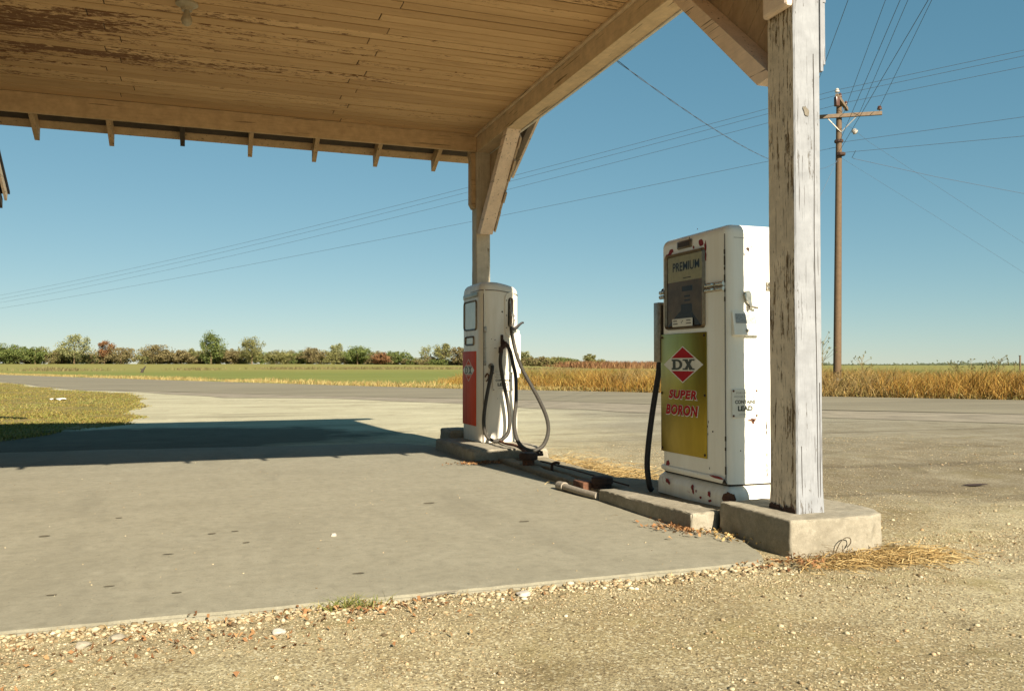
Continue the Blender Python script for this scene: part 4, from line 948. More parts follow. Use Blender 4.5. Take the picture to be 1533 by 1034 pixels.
m = MB(); m.add([(3.108, SY - .0125, 1.322), (3.262, SY - .0125, 1.322), (3.262, SY - .0240, 1.262), (3.108, SY - .0240, 1.262)], [(3, 2, 1, 0)]); m.build('label', 'silver_label', parent=RBX)
MB().lathe((3.186, SY - .026, 1.215), [(.0115, 0), (.0115, .007), (.007, .009)], 14, (0, -1, .1)).build('lock', 'dull_metal', parent=RBX)
m = MB(); m.box(3.086, 3.280, SY - .0065, SY - .001, .668, .847, .002); WS = m.build('warning_plate', 'sign_white', P1)
US = (1, 0, 0)
def warn(cx, cz, y, w, parent, mats=('letter_grey', 'letter_dark'), h=.178):
    m = MB()
    put_text(m, 'FOR USE AS A', .02, (cx, y, cz + h * .37), US, UZ, width=w * .68, height=h * .062)
    put_text(m, 'MOTOR FUEL ONLY', .02, (cx, y, cz + h * .235), US, UZ, width=w * .86, height=h * .062)
    put_text(m, '(TETRAETHYL)', .02, (cx, y, cz - h * .40), US, UZ, width=w * .5, height=h * .05); m.build('small_lettering', mats[0], parent=parent)
    m = MB(); put_text(m, 'CONTAINS', .03, (cx, y, cz + h * .05), US, UZ, width=w * .80, height=h * .13, off=.0012)
    put_text(m, 'LEAD', .04, (cx, y, cz - h * .18), US, UZ, width=w * .58, height=h * .185, off=.0022); m.build('lettering', mats[1], parent=parent)
warn(3.183, .758, SY - .0075, .19, WS)
for x, z in ((3.097, .836), (3.268, .836), (3.097, .68), (3.268, .68)): MB().lathe((x, SY - .006, z), [(.007, 0), (.007, .003), (.004, .005)], 10, (0, -1, 0)).build('screw', 'rust', parent=WS)
# nozzle housing on the far side, hose to the ground
m = MB()
for x0, x1, z0, z1 in ((3.045, 3.065, 1.02, 1.45), (3.165, 3.185, 1.02, 1.45), (3.065, 3.165, 1.43, 1.45), (3.065, 3.165, 1.02, 1.05)): m.box(x0, x1, 5.395, 5.475, z0, z1, .004)
NH = m.build('nozzle_housing', 'dull_metal', P1, 40)
MB().box(3.066, 3.164, 5.396, 5.41, 1.05, 1.43).build('recess', 'wheel_dark', parent=NH)
m = MB().tube([(3.10, 5.44, 1.40), (3.10, 5.45, 1.22), (3.10, 5.47, 1.08)], [.016, .024, .02], 10).build('nozzle', 'dull_metal', P1, 40)
m = MB().lathe((3.09, 5.385, 1.53), [(.022, 0), (.022, .02), (.012, .03)], 12, (0, 1, 0)).build('knob', 'rubber', P1, 40)
m = MB().tube([(3.10, 5.47, 1.09), (3.097, 5.50, .93), (3.056, 5.52, .64), (3.022, 5.52, .40), (3.008, 5.51, .25), (3.022, 5.50, .12), (3.04, 5.50, .09)], .021, 10, sub=5); m.build('hose', 'rubber', P1, 60)

# ------------------------------------------------------------------ far pump (round shouldered cabinet)
P2 = thing('fuel_pump', (3.1, 9.47, .12), 'rounded cream fuel pump with a red panel and looped hose, at the far post', 'fuel pump', 'fuel pumps on the island')
half = [(2.862, 9.47), (2.862, 9.20), (2.866, 9.165), (2.880, 9.13), (2.905, 9.105), (2.94, 9.092), (3.0, 9.084), (3.08, 9.08), (3.16, 9.083), (3.22, 9.093), (3.27, 9.115), (3.315, 9.155), (3.345, 9.21), (3.362, 9.29), (3.37, 9.38), (3.37, 9.47)]
sec = half + [(x, 18.94 - y) for x, y in half[-2:0:-1]]
def sy(x): return float(np.interp(x, [p[0] for p in half[4:12]], [p[1] for p in half[4:12]]))
m = MB(); lv = [(.128, 1), (1.84, 1.), (1.875, .985), (1.905, .95), (1.928, .88), (1.943, .76), (1.952, .5), (1.955, .2)]; k = len(sec)
for z, s in lv: m.v += [(3.11 + (x - 3.11) * s, 9.47 + (y - 9.47) * s, z - .045 * max(0, (x - 3.05)) / .32 * (z > 1.8)) for x, y in sec]
for a in range(len(lv) - 1):
    for i in range(k): m.f.append([a * k + i, a * k + (i + 1) % k, (a + 1) * k + (i + 1) % k, (a + 1) * k + i]); m.mi.append(0)
m.f.append([(len(lv) - 1) * k + i for i in range(k)]); m.mi.append(0)
m.build('cabinet', 'cream_enamel', P2, 50)
m = MB(); m.tube([(3.11 + (x - 3.11) * 1.004, 9.47 + (y - 9.47) * 1.004, 1.842 - .045 * max(0, (x - 3.05)) / .32) for x, y in half + half[:0]], .005, 6); m.build('lid_seam', 'frame_metal', P2, 60)
m = MB(); m.tube([(2.905, 9.100, .14), (2.905, 9.100, 1.80), (2.91, 9.10, 1.85)], .009, 6); m.build('door_edge', 'cream_enamel', P2, 60)
m = MB(); m.box(2.897, 2.9, 9.09, 9.101, .14, 1.8); m.build('door_joint', 'rust_dark', P2)
m = MB(); m.box(2.90, 2.93, 9.075, 9.10, 1.36, 1.43, .01); m.tube([(2.905, 9.078, 1.05), (2.902, 9.075, 1.36)], .012, 8); m.box(2.90, 2.925, 9.072, 9.095, .99, 1.05, .008); m.build('door_handle', 'dull_metal', P2, 40)
m = MB(); m.tube([(2.91, 9.07, .86), (2.93, 9.065, .90), (2.95, 9.066, .88), (2.94, 9.07, .83), (2.92, 9.07, .82)], .008, 6, sub=3); m.build('padlock', 'rust', P2, 40)
FX2 = 2.862
m = MB(); Bw = ring(m, FX2 - .001, 9.225, 9.73, 1.395, 1.745, .022, .016, .05); W2 = m.build('dial_window', 'frame_metal', P2, 50)
m = MB(); m.add([(FX2 - .004, *p) for p in Bw], [list(range(len(Bw)))[::-1]]); m.build('pane', 'pane_pale', parent=W2)
m = MB(); Bw = ring(m, FX2 - .001, 9.33, 9.67, 1.222, 1.335, .022, .016, .03); W3 = m.build('sight_window', 'frame_metal', P2, 50)
m = MB(); m.add([(FX2 - .004, *p) for p in Bw], [list(range(len(Bw)))[::-1]]); m.build('pane', 'pane_pale', parent=W3)
m = MB(); m.box(FX2 - .009, FX2 - .001, 9.18, 9.76, 1.775, 1.825, .004); m.build('name_strip', 'dull_metal', P2, 40)
m = MB(); m.box(FX2 - .009, FX2 - .001, 9.25, 9.775, .303, 1.157, .003); RP = m.build('advert_panel', 'red_panel', P2, 40)
m = MB(); q = FX2 - .0102; cy, cz, ry, rz = 9.525, .937, .225, .125
hexa = [(cy - ry, cz), (cy - ry * .62, cz + rz * .40), (cy + ry * .62, cz + rz * .40), (cy + ry, cz), (cy + ry * .62, cz - rz * .40), (cy - ry * .62, cz - rz * .40)]
m.cur = 0; polyface(m, hexa, q)
for sgn in (1, -1):   # outlined triangles above and below
    T0 = [(y, cz + sgn * (z - cz)) for y, z in tri_top(cy, cz, ry * .95, rz * 1.05, .45)]; T1 = [(cy + (y - cy) * .82, cz + sgn * rz * .66 + (z - cz - sgn * rz * .66) * .8) for y, z in T0]
    m.cur = 0; polyface(m, T0, q); m.cur = 1; polyface(m, T1, q - .0006)
m.build('emblem', ['sign_white', 'red_panel'], parent=RP)
m = MB(); slab_D(m, (9.60, cz), (.13, .085), q - .0012, -1); slab_X(m, (9.455, cz), (.14, .085), q - .0012, -1); m.build('emblem_letters', 'letter_dark', parent=RP)
# nozzle recess on the bowed side
def capsule(x0, x1, z0, z1, n=10):
    c = (x0 + x1) / 2; r = (x1 - x0) / 2; return [(c + r * math.cos(R(180 * k / n)), z1 - r + r * math.sin(R(180 * k / n))) for k in range(n + 1)] + [(c - r * math.cos(R(180 * k / n)), z0 + r - r * math.sin(R(180 * k / n))) for k in range(n + 1)]
A_ = capsule(3.148, 3.292, 1.315, 1.825); B_ = capsule(3.182, 3.258, 1.42, 1.765); k = len(A_)
def on(p, d): return (p[0], sy(p[0]) - d, p[1])
m = MB(); m.add([on(p, -.001) for p in A_] + [on(p, .012) for p in A_] + [on(p, .012) for p in B_] + [on(p, -.004) for p in B_], [(a * k + i, a * k + (i + 1) % k, (a + 1) * k + (i + 1) % k, (a + 1) * k + i) for a in range(3) for i in range(k)])
NR = m.build('nozzle_recess', 'cream_enamel', P2, 40)
m = MB(); m.add([on(p, .003) for p in B_], [list(range(k))]); m.build('recess_back', 'wheel_dark', parent=NR)
for x, z in ((3.165, 1.73), (3.275, 1.73), (3.165, 1.56), (3.275, 1.56), (3.165, 1.42)): MB().lathe((x, sy(x) - .010, z), [(.006, 0), (.006, .004), (.003, .006)], 8, (0, -1, 0)).build('screw', 'rust_dark', parent=NR)
NZ = MB(); NZ.tube([(3.205, 9.075, 1.72), (3.21, 9.06, 1.65), (3.215, 9.05, 1.60)], [.007, .009, .012], 8); NZ.tube([(3.215, 9.05, 1.60), (3.218, 9.035, 1.5), (3.20, 9.01, 1.42)], [.022, .03, .024], 10, sub=3); NZ.tube([(3.23, 9.03, 1.53), (3.25, 9.02, 1.51)], .012, 8)
NZo = NZ.build('nozzle', 'dull_metal', P2, 45)
MB().tube([(3.18, 9.0, 1.40), (3.24, 8.99, 1.41), (3.29, 9.0, 1.45), (3.325, 9.0, 1.475), (3.345, 9.0, 1.475)], [.02, .02, .014, .012, .01], 8, sub=3).build('lever', 'rubber', parent=NZo)
# hose: outlet, loop, hook, second loop, nozzle
MB().lathe((2.985, sy(2.985) + .005, .985), [(.034, 0), (.034, .01), (.022, .02), (.02, .045)], 14, (0, -1, 0)).build('hose_outlet', 'dull_metal', P2, 40)
HK = MB(); HK.tube([(3.11, 9.08, 1.27), (3.11, 9.03, 1.275), (3.108, 8.99, 1.25)], .014, 8); HK.box(3.095, 3.125, 9.06, 9.085, 1.22, 1.34, .006); HK.tube([(3.08, 9.0, 1.19), (3.13, 8.98, 1.235), (3.15, 8.97, 1.20)], [.026, .032, .024], 10); HK.tube([(3.075, 9.0, 1.2), (3.07, 9.0, 1.13)], .027, 10); HK.build('hose_hook', 'rust_dark', P2, 45)
h1 = [(2.985, 9.04, .985), (2.968, 9.005, .93), (2.93, 8.99, .784), (2.884, 8.98, .562), (2.862, 8.97, .37), (2.885, 8.96, .225), (2.965, 8.95, .160), (3.055, 8.95, .168), (3.14, 8.955, .24), (3.163, 8.96, .39), (3.14, 8.97, .6), (3.093, 8.98, .82), (3.062, 8.985, 1.01), (3.07, 8.985, 1.14)]
h2 = [(3.14, 8.97, 1.215), (3.165, 8.94, 1.14), (3.185, 8.91, 1.005), (3.202, 8.87, .859), (3.187, 8.82, .60), (3.160, 8.80, .38), (3.176, 8.78, .205), (3.245, 8.76, .095), (3.365, 8.75, .056), (3.49, 8.77, .108), (3.562, 8.80, .25), (3.556, 8.83, .41), (3.481, 8.86, .6), (3.385, 8.89, .784), (3.300, 8.92, .948), (3.24, 8.95, 1.12), (3.205, 8.98, 1.30), (3.195, 9.0, 1.42)]
h2 = [tuple(np.array((0, 0, 1.)) + (np.array(p) - np.array((0, 0, 1.))) * (.926 + .074 * min(1, max(0, (p[2] - .15) / 1.0)))) for p in h2]
MB().tube(h1, .021, 10, sub=5).build('hose', 'hose_grey', P2, 60); MB().tube(h2, .0205, 10, sub=5).build('hose', 'hose_grey', P2, 60)
# side warning plate, back moulding
m = MB(); m.box(3.0, 3.245, sy(3.12) - .012, sy(3.12) - .006, .708, .918, .002); WS2 = m.build('warning_plate', 'cream_enamel', P2)
warn(3.122, .815, sy(3.12) - .0135, .225, WS2, ('letter_grey', 'letter_dark'), .2)
for x, z in ((3.012, .905), (3.232, .905), (3.012, .72), (3.232, .72)): MB().lathe((x, sy(3.12) - .011, z), [(.006, 0), (.006, .003), (.003, .004)], 8, (0, -1, 0)).build('screw', 'rust', parent=WS2)
m = MB(); m.box(3.335, 3.375, 9.215, 9.26, .85, 1.40, .012); m.tube([(3.37, 9.20, .9), (3.372, 9.2, 1.35)], .01, 8); m.build('side_moulding', 'white_enamel', P2, 40)
m = MB()
for x, z, a in ((3.115, 1.60, .009), (3.03, 1.28, .006), (2.99, 1.29, .004), (3.06, .62, .004)): chip(m, (x, sy(x) - .001, z), a, a, 0, S_, x * 5)
m.box(3.02, 3.05, sy(3.03) - .002, sy(3.03) - .0005, 1.185, 1.19); m.build('dark_nick', 'rust_dark', P2)
# copper coloured foot valve line on the block before the pump
m = MB().tube([(3.0, 7.72, .12), (2.985, 7.9, .12), (3.0, 8.28, .16), (3.02, 8.7, .15), (3.05, 9.05, .16)], .014, 8, sub=4)
tag(m.build('feed_pipe', 'rust', smooth=50), 'thin rusty pipe running from the filler to the far pump', 'pipe')

# ------------------------------------------------------------------ canopy
CN = thing('canopy', (0, 7, 0), 'white boarded canopy on two timber posts over the forecourt', 'canopy')
def post(x0, x1, y0, y1, z0, z1, mats, wear=True, lean=0.):
    b = bmesh.new(); nz = 90
    ringp = []
    ch = .008
    sec_ = [(x0 + ch, y0), (x1 - ch, y0), (x1, y0 + ch), (x1, y1 - ch), (x1 - ch, y1), (x0 + ch, y1), (x0, y1 - ch), (x0, y0 + ch)]
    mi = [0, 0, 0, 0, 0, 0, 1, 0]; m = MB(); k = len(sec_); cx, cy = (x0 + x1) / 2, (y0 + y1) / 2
    for j in range(nz + 1):
        z = z0 + (z1 - z0) * j / nz; bulge = 1 + .05 * math.exp(-((z - z0) / .12) ** 2)
        for i, (x, y) in enumerate(sec_):
            n = mnoise.noise((x * 9 + i * 3.3, y * 9, z * 5)) * .003 + mnoise.noise((x * 20 + i, y * 20, z * 22)) * .0022
            m.v.append((cx + (x - cx) * bulge + n + lean * (z - z0), cy + (y - cy) * bulge + n * .7, z))
    for j in range(nz):
        for i in range(k): m.f.append([j * k + i, j * k + (i + 1) % k, (j + 1) * k + (i + 1) % k, (j + 1) * k + i]); m.mi.append(mi[i])
    m.f.append([nz * k + i for i in range(k)]); m.mi.append(0); return m.build('post', mats, CN)
pn = post(3.060, 3.238, 3.90, 4.142, .168, 3.605, ['post_lit', 'post_shade'])
post(3.062, 3.238, 9.892, 10.085, .2, 3.605, ['far_post', 'far_post'])
# damp-darkened foot of the near post: rotten brown timber showing at the bottom, on the left face
m = MB(); P_l = []
for k in range(41):
    y = 3.905 + .232 * k / 40; P_l.append((3.051, y, .205 + .03 * (k / 14 < .5) * 0 + .03 * mnoise.noise((y * 24, 1, 3)) + .035 * mnoise.noise((y * 110, 1, 3))))
m.prism([(3.051, 3.905, .165)] + P_l + [(3.051, 4.137, .165)], (-.0015, 0, 0)); m.build('rotten_foot', 'rust_dark', CN)
# knots and a long check on the sunlit face
m = MB()
for x, z, rx, rz in ((3.178, 3.40, .012, .014), (3.135, 2.42, .017, .03), (3.15, 3.9, .01, .01)):
    for s in (1., .6): chip(m, (x, 3.8965 - (1 - s) * .001, z), rx * s, rz * s, .3, S_, x * 11 + s)
m.build('knot', 'knot_wood', CN)
m = MB(); m.tube([(3.19, 3.8985, 2.75), (3.193, 3.8985, 2.3), (3.187, 3.8985, 1.7), (3.197, 3.8985, 1.0), (3.2, 3.8985, .2)], .0022, 5); m.tube([(3.216, 3.8985, .9), (3.215, 3.8985, .2)], .0022, 5); m.tube([(3.09, 3.8985, .55), (3.095, 3.8985, .18)], .002, 5); m.build('check_crack', 'seam_dark', CN)
# beams
m = MB(); m.box(3.065, 3.235, 3.62, 10.30, 3.607, 3.80, .006); m.build('beam', 'beam_paint', CN)
m = MB(); m.box(3.03, 3.064, 4.092, 9.888, 3.785, 3.818, .008); m.build('ceiling_trim', 'beam_paint', CN)
m = MB(); m.box(-3.28, 3.062, 9.89, 9.93, 3.607, 3.822, .006); m.build('beam', 'fascia_paint', CN)
m = MB(); m.box(-3.28, 3.062, 3.91, 4.085, 3.607, 3.822, .006); m.build('beam', 'fascia_paint', CN)
# ceiling boards along x, staggered joints
m = MB(); bw = .138; y = 4.09; r_ = random.Random(5); c = 0
while y < 9.885:
    y1 = min(y + bw, 9.888); xs_ = [-3.28]; c += 1
    js = [(-.72, 1.55, 1.62)[c % 3] + r_.choice((-1, 0, 0, 0)) * .4, ]
    if c % 2: js = [-.95 + .05 * (c % 5)]
    else: js = [1.28 + .06 * (c % 4)]
    for j in js: xs_.append(j)
    xs_.append(3.06)
    for a, b in zip(xs_[:-1], xs_[1:]):
        dz = r_.uniform(-.005, .001); m.box(a + .004, b - .004, y + .0075, y1 - .0075, 3.818 + dz, 3.838 + dz, .003, seg=1)
    y = y1
m.build('ceiling', 'ceiling_boards', CN)
m = MB(); m.box(-3.28, 3.06, 4.0, 9.98, 3.8235, 3.828); m.build('ceiling_backing', 'seam_dark', CN)
# roof
SL = .55; YE, ZE = 10.62, 3.635
def roof_z(y): return ZE + SL * (YE - y) if y > 7 else ZE + SL * (y - (14 - YE))
m = MB(); t = .022
def slope_boards(mb, ya, yb, x0, x1, w=.2, far=True):
    n = max(1, round((ya - yb) / w))
    for i in range(n):
        a = ya - (ya - yb) * i / n; b_ = ya - (ya - yb) * (i + 1) / n + .006
        f = (lambda q: q) if far else (lambda q: 14 - q)
        mb.prism([(x0, f(a), roof_z(a)), (x0, f(b_), roof_z(b_)), (x0, f(b_), roof_z(b_) + t), (x0, f(a), roof_z(a) + t)], (x1 - x0, 0, 0))
m1 = MB()
for far in (True, False): slope_boards(m1, YE - .115, 7, -3.28, 3.76, .19, far)
m1.build('roof_boards', 'dark_timber', CN)
m1 = MB()
for far in (True, False): slope_boards(m1 := MB(), YE, YE - .11, -3.28, 3.76, .2, far); m1.build('eave_board', 'tail_paint', CN)
m = MB(); rg = random.Random(3)
for far in (True, False):
    f = (lambda q: q) if far else (lambda q: 14 - q)
    x = -3.3
    while x < 3.80:
        w = rg.uniform(.28, .32); x1 = min(x + w, 3.80); e = YE + rg.uniform(.008, .03)
        m.prism([(x, f(e), roof_z(e) + t + .001), (x, f(7), roof_z(7) + t + .001), (x, f(7), roof_z(7) + t + .014), (x, f(e), roof_z(e) + t + .014)], (x1 - x - .004, 0, 0)); x = x1
m.build('roof_shingles', 'shingle', CN)
# rafter tails
for side in (0, 1):
    f = (lambda q: q) if side == 0 else (lambda q: 14 - q)
    for i in range(-1, 7):
        x = -1.825 + .753 * i + (0 if side == 0 else .12); dark = (i == 2)  # one tail darker and shallower than the rest
        w = .05; d = .15 if not dark else .11; y0, y1 = 9.931, YE - (.01 if not dark else .04)
        pts = [(x - w / 2, f(y0), roof_z(y0) - .002), (x - w / 2, f(y1), roof_z(y1) - .002), (x - w / 2, f(y1 - .015), roof_z(y1) - d), (x - w / 2, f(y0), max(roof_z(y0) - d - .05, 3.75))]
        o = MB().prism(pts, (w, 0, 0)).build('rafter_tail', 'dark_timber' if dark else 'tail_paint', CN)
        if dark and side == 0: tag(o, 'dark, shorter rafter tail')
# rake boards and gable
for side in (0, 1):
    f = (lambda q: q) if side == 0 else (lambda q: 14 - q)
    m = MB(); a, b_ = YE + .0, 7.0
    m.prism([(3.762, f(a), roof_z(a) - .002), (3.762, f(b_), roof_z(b_) - .002), (3.762, f(b_), roof_z(b_) - .16), (3.762, f(a - .03), roof_z(a) - .15)], (.03, 0, 0)); m.build('rake_board', 'brace_paint', CN)
m = MB(); m.prism([(3.10, 3.95, 3.80), (3.10, 10.05, 3.80), (3.10, 10.05, roof_z(10.05) - .002), (3.10, 7, roof_z(7) - .01), (3.10, 3.95, roof_z(10.05) - .002)], (.10, 0, 0)); m.build('gable_wall', 'beam_paint', CN)
# siding over the beam outside, boards lapped
m = MB(); z = 3.596; rg = random.Random(8)
while z < 5.3:
    lim = min(3.3, (5.62 - z) / SL); 
    if lim < .1: break
    m.prism([(3.238, 7 - lim, z), (3.262, 7 - lim, z), (3.243, 7 - lim, z + .135), (3.238, 7 - lim, z + .135)], (0, 2 * lim, 0)); z += .118
m.build('gable_siding', 'siding', CN)
# braces with boarded gussets outside them
def brace(yp, s):
    """s=+1 rises towards +y"""
    th_ = .14; m = MB()
    a = [(3.072, yp, 2.60), (3.072, yp + s * .11, 2.585), (3.072, yp + s * 1.115, 3.606), (3.072, yp + s * .975, 3.606), (3.072, yp, 2.63)]
    if s > 0: a = [(x, y, z + .085 * (1 if z < 3 else 0)) for x, y, z in a]
    m.prism(a, (.158, 0, 0)); return m.build('brace', 'brace_paint', CN)
brace(4.145, 1); brace(9.889, -1)
def gusset(yp, s, ye):
    rg = random.Random(int(yp)); m = MB(); u = Vector((0, s * .7071, .7071)); v = Vector((0, -s * .7071, .7071)); y0 = yp
    # boards square across the brace, ends stepped, running up to the post outside face
    for k in range(9):
        t0 = .02 + k * .145; t1 = t0 + .141; over = rg.uniform(-.02, .03)
        base = Vector((3.24, yp + s * .125, 2.60)) - v * over
        p = base + u * t0; q_ = base + u * t1
        L = []
        for w in (p, q_):
            # until the outer post edge or the beam
            l1 = abs((w.y - ye) / .7071) if True else 0; l2 = (3.60 - w.z) / .7071; L.append(max(0.03, min(l1, l2)))
        m.prism([p, q_, q_ + v * L[1], p + v * L[0]], (.022, 0, 0))
    return m.build('gusset', 'gusset_paint', CN)
gusset(4.145, 1, 3.905); gusset(9.889, -1, 10.08)
m = MB()
m.prism([(3.24, 3.897, 2.66), (3.24, 4.05, 2.66), (3.24, 4.05, 3.59), (3.24, 3.897, 3.59)], (.018, 0, 0)); m.prism([(3.2595, 3.899, 2.70), (3.2595, 4.0, 2.70), (3.2595, 4.0, 3.05), (3.2595, 3.899, 3.05)], (.014, 0, 0)); m.prism([(3.2595, 3.899, 3.055), (3.2595, 4.0, 3.055), (3.2595, 4.0, 3.59), (3.2595, 3.899, 3.59)], (.02, 0, 0))
m.build('corner_board', 'post_lit', CN)
# end of a bracket at the top of the near post, cleat on the far post
m = MB(); m.prism([(3.06, 3.90, 3.18), (3.03, 3.92, 3.16), (3.03, 4.05, 3.15), (3.06, 4.07, 3.15), (3.06, 4.07, 3.6), (3.03, 4.05, 3.6), (3.03, 3.92, 3.6), (3.06, 3.90, 3.6)][::1], (0, 0, 0)) if False else m.box(3.010, 3.058, 3.895, 4.125, 3.0, 3.605, .022)
m.build('bracket', 'brace_paint', CN)
m = MB(); m.prism([(3.005, 9.93, 3.60), (3.06, 9.93, 3.60), (3.06, 9.93, 2.92), (3.04, 9.93, 2.92), (3.005, 9.93, 2.98)], (0, .13, 0)); m.build('cleat', 'fascia_paint', CN)
# nails in the far brace
m = MB()
for z_ in (3.56, 2.66):
    for x in (3.10, 3.15, 3.2):
        m.lathe((x, 9.889 - (.1 if z_ < 3 else 1.02) - .0, z_), [(.005, 0), (.004, .004)], 6, (0, -.7, -.7))
m.build('nail', 'rust_dark', CN)
# ceiling lamp
CL = thing('ceiling_light', (-.19, 7.02, 3.815), 'bare bulb in a porcelain holder on the canopy ceiling', 'ceiling light')
MB().lathe((-.19, 7.02, 3.815), [(.085, 0), (.085, -.014), (.06, -.03), (.045, -.035), (.04, -.06)], 20).build('holder', 'porcelain', CL, 40)
MB().lathe((-.19, 7.02, 3.755), [(.018, 0), (.022, -.02), (.036, -.05), (.042, -.075), (.036, -.10), (.018, -.115), (0, -.118)], 16).build('bulb', 'porcelain', CL, 60)

# ------------------------------------------------------------------ store (only the tip of its eave reaches into the view)
ST = thing('store_building', (-6.5, 7, 0), 'boarded store with an unseen dark wall, whose roof corner pokes in at the left edge', 'building')
SLs = .70; YS, ZS, XS = 13.02, 3.30, -2.56
def sz(y): return ZS + SLs * (YS - y if y > 7 else y - (14 - YS))
m = MB(); m.prism([(-3.3, 1.5, -.05), (-3.3, 12.5, -.05), (-3.3, 12.5, sz(12.5) - .12), (-3.3, 7, sz(7) - .12), (-3.3, 1.5, sz(12.5) - .12)], (-7, 0, 0)); m.build('wall', 'store_wall', ST)
m = MB()
for f in ((lambda q: q), (lambda q: 14 - q)): m.prism([(XS, f(YS), ZS), (XS, f(7), sz(7)), (XS, f(7), sz(7) + .035), (XS, f(YS), ZS + .035)], (-8.2, 0, 0))
m.build('roof', 'shingle', ST)
for f in ((lambda q: q), (lambda q: 14 - q)):
    m = MB(); m.prism([(XS - .02, f(YS - .04), ZS + .0), (XS - .02, f(7), sz(7) - .028), (XS - .02, f(7), sz(7) - .13), (XS - .02, f(YS - .07), ZS - .10)], (-.03, 0, 0)); m.build('rake_board', 'beam_paint', ST)
    m = MB(); m.prism([(XS - .09, f(YS + .02), ZS - .06), (XS - .09, f(7), sz(7) - .14), (XS - .09, f(7), sz(7) - .24), (XS - .09, f(YS + .02), ZS - .19)], (-.05, 0, 0)); m.build('rafter', 'dark_timber', ST)
dm = MB().box(-3.3, -3.25, 6.5, 7.4, .02, 2.1, .004).build('door', 'frame_metal', ST); MB().lathe((-3.25, 6.6, 1.0), [(.03, 0), (.03, .05)], 10, (1, 0, 0)).build('handle', 'dull_metal', parent=dm)
for y0 in (4.6, 8.0):
    w_ = MB().box(-3.3, -3.26, y0, y0 + 1.4, .9, 2.1, .004).build('window', 'siding', ST); MB().box(-3.262, -3.252, y0 + .08, y0 + 1.32, .98, 2.02).build('pane', 'window_dark', parent=w_)

# ------------------------------------------------------------------ utility pole and wires
UP = thing('utility_pole', (21.39, 25, -.05), 'brown wooden utility pole with two crossarms across the road', 'utility pole')
def pz(z): return Vector((21.39 + .21 * (z + .05) / 11, 25, z))
MB().tube([pz(-.05), pz(1.5), pz(5), pz(9), pz(10.78)], [.145, .14, .125, .105, .095], 14).build('shaft', 'pole_wood', UP, 50)
m = MB().tube([pz(.05), pz(.52)], [.149, .148], 14); m.build('white_band', 'pole_white', UP, 50)
a1 = Vector((.775, .627, 0)).normalized(); a2 = Vector((.84, -.54, 0)).normalized()
c1 = pz(10.52) + Vector((0, -.16, 0)); c2 = pz(10.05) + Vector((0, -.16, 0))
MB().bar(c1 - a1 * 1.0, c1 + a1 * .95, .10, .12).build('crossarm', 'arm_wood', UP); MB().bar(c2 - a2 * 1.35, c2 + a2 * 1.35, .10, .13).build('crossarm', 'arm_wood', UP)
for s in (-1, 1):
    MB().bar(c2 + a2 * s * .5 - Vector((0, 0, .06)), pz(9.45) + Vector((0, -.11, 0)), .03, .03).build('arm_brace', 'dull_metal', UP)
MB().bar(c1 + a1 * .45 - Vector((0, 0, .05)), pz(10.1) + Vector((0, -.1, 0)), .025, .025).build('arm_brace', 'dull_metal', UP)
def ins(p, mat='insulator', r=.055): MB().lathe(p, [(.012, 0), (.012, .06), (r, .07), (r, .11), (r * .7, .13), (r * .9, .15), (r * .5, .2), (0, .205)], 10).build('insulator', mat, UP, 50)
I1 = [c1 - a1 * .93 + Vector((0, 0, .06)), c1 - a1 * .35 + Vector((0, 0, .06)), c1 + a1 * .75 + Vector((0, 0, .06))]
I2 = [c2 + a2 * t_ + Vector((0, 0, .065)) for t_ in (-1.28, .05, .6, 1.27)]
ins(I1[0], 'insulator_pale', .08); ins(I1[1]); ins(I1[2]); ins(I2[3], 'insulator', .085); ins(I2[0])
MB().box(I1[0].x - .08, I1[0].x + .08, 24.2, 24.35, 10.15, 10.5, .03).build('fuse_cutout', 'insulator', UP, 40)
MB().lathe(pz(8.6) + Vector((.0, -.1, 0)), [(.16, 0), (.17, .05), (.16, .1)], 8, (0, 0, 1)).build('clamp_band', 'rust_dark', UP, 40)
MB().lathe(pz(9.1) + Vector((.0, 0, 0)), [(.15, 0), (.16, .05), (.15, .1)], 8, (0, 0, 1)).build('clamp_band', 'rust_dark', UP, 40)
m = MB().lathe((22.12, 24.9, 9.60), [(.05, 0), (.11, .05), (.07, .09), (.11, .14), (.05, .19)], 10, (.8, 0, -.6)); m.build('strain_insulator', 'insulator_pale', UP, 50)
d_ = Vector((-.53, .848, 0)); WN = [0]
def wire(pts, label, r=.0075, group='wires on the utility pole', name='power_wire', mat='wire_dark'):
    m = MB(); m.tube(pts, r, 5); tag(m.build(name, mat, smooth=60), label, 'wire', group)
def run(p0, b1, c1_, label):
    P = []
    p0 = Vector(p0)
    for s in np.r_[np.linspace(0, 120, 40), np.linspace(126, 214, 14)]: P.append(p0 + d_ * float(s) + Vector((0, 0, b1 * s + c1_ * s * s)))
    wire(P, label)
run(I1[0] + Vector((0, 0, .15)), -.075, .00035, 'topmost wire running left from the near end of the upper crossarm')
run(I1[1] + Vector((0, 0, .15)), -.0775, .00035, 'second wire from the top running left, close under the topmost')
run(I1[2] + Vector((0, 0, .15)), -.079, .00036, 'third wire running left from the far end of the upper crossarm')
run(pz(8.95), -.0525, .0002, 'lowest long wire running left from the pole below the crossarms')
for p, z1, lab in ((I1[0] + Vector((0, 0, .15)), 11.05, 'upper of the three wires leaving right from the upper crossarm'), (I1[1] + Vector((0, 0, .15)), 11.05, 'middle of the three wires leaving right from the upper crossarm'), (I1[2] + Vector((0, 0, .15)), 11.0, 'lower of the three wires leaving right from the upper crossarm')):
    e = p - d_ * 16; e.z = z1; wire([p, p - d_ * 8 + Vector((0, 0, (z1 - p.z) * .42)), e, e - d_ * 40 + Vector((0, 0, 3))], lab)
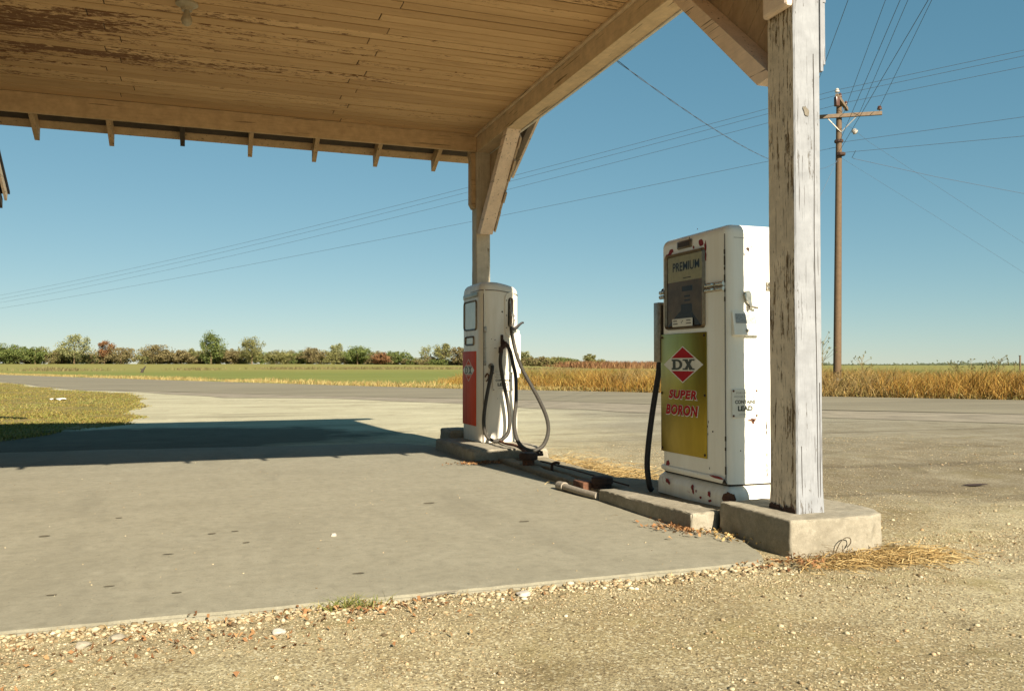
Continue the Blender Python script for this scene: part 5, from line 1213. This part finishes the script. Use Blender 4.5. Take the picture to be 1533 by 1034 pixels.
for z0, z1, lab in ((9.1, 8.98, 'upper telephone level wire leaving the pole to the right'), (8.72, 8.35, 'lower telephone level wire leaving the pole to the right')):
    p = pz(z0); e = p - d_ * 6.0; e.z = z1; wire([p, e, e - d_ * 40 + Vector((0, 0, .3))], lab)
o_ = Vector((-.56, -.8285, 0))
for p, zt, dist, lab in ((I2[0], 9.51, 11.0, 'leftmost overhead wire, rising past the edge of the near post'), (I2[1], 10.66, 8.9, 'overhead wire rising from the middle of the lower crossarm'), (pz(9.07), 9.48, 11.6, 'overhead wire rising from the pole shaft under the lower crossarm'), (I2[2], 10.62, 9.2, 'overhead wire rising from the right part of the lower crossarm'), (I2[3] + Vector((0, 0, .15)), 10.75, 9.1, 'overhead wire rising from the insulator at the right tip of the lower crossarm'), (pz(8.75), 8.28, 14.4, 'rightmost overhead wire, starting lowest on the pole shaft')):
    e = p + o_ * dist; e.z = zt; wire([p, e, e + o_ * 10 + Vector((0, 0, (zt - p.z) / dist * 8))], lab)
# twisted service drop to the canopy gable, and its continuation to the right
A0, B0 = Vector((3.27, 6.58, 3.66)), pz(8.45); P = []; Q = []
for k in range(121):
    t = k / 120; p = A0.lerp(B0, t) - Vector((0, 0, 4 * .62 * t * (1 - t))); a = k * 1.1; P.append(p + Vector((math.cos(a) * .006, 0, math.sin(a) * .006))); Q.append(p - Vector((math.cos(a) * .006, 0, math.sin(a) * .006)))
m = MB(); m.tube(P, .0032, 5); m.tube(Q, .0026, 5); tag(m.build('service_cable', 'wire_dark', smooth=60), 'twisted service cable sagging from the canopy gable to the pole', 'cable')
m = MB(); m.tube([pz(8.72) - d_ * .6, pz(8.6) + Vector((.6, 0, 0)), Vector((22.29, 25, 8.563)), Vector((26.1, 25, 8.19)), Vector((30.7, 25, 7.85)), Vector((50, 25, 7.4))], .009, 5); tag(m.build('service_cable', 'wire_dark', smooth=60), 'dark cable drooping right from the pole to the photo edge', 'cable')
wire([Vector((21.6, 24.9, 9.85)), Vector((22.12, 24.9, 9.63)), Vector((22.91, 25, 9.26)), Vector((26.74, 25, 7.58)), Vector((38, 25, 2.6)), Vector((44, 25, -.05))], 'thin guy wire with a pale insulator slanting down right from the crossarm', .0045, name='guy_wire')
wire([pz(8.6), Vector((25.9, 25, 6.75)), Vector((36, 25, 2.3)), Vector((41, 25, -.05))], 'fainter guy wire slanting down right below the first one', .004, name='guy_wire')
wire([pz(8.6), pz(8.5) + Vector((-.5, -.1, -.7)), pz(8.5) + Vector((-2.6, -.4, -4.0)), pz(8.5) + Vector((-5, -1, -8.5))], 'guy wire slanting down left from the pole behind the near post', .006, name='guy_wire')
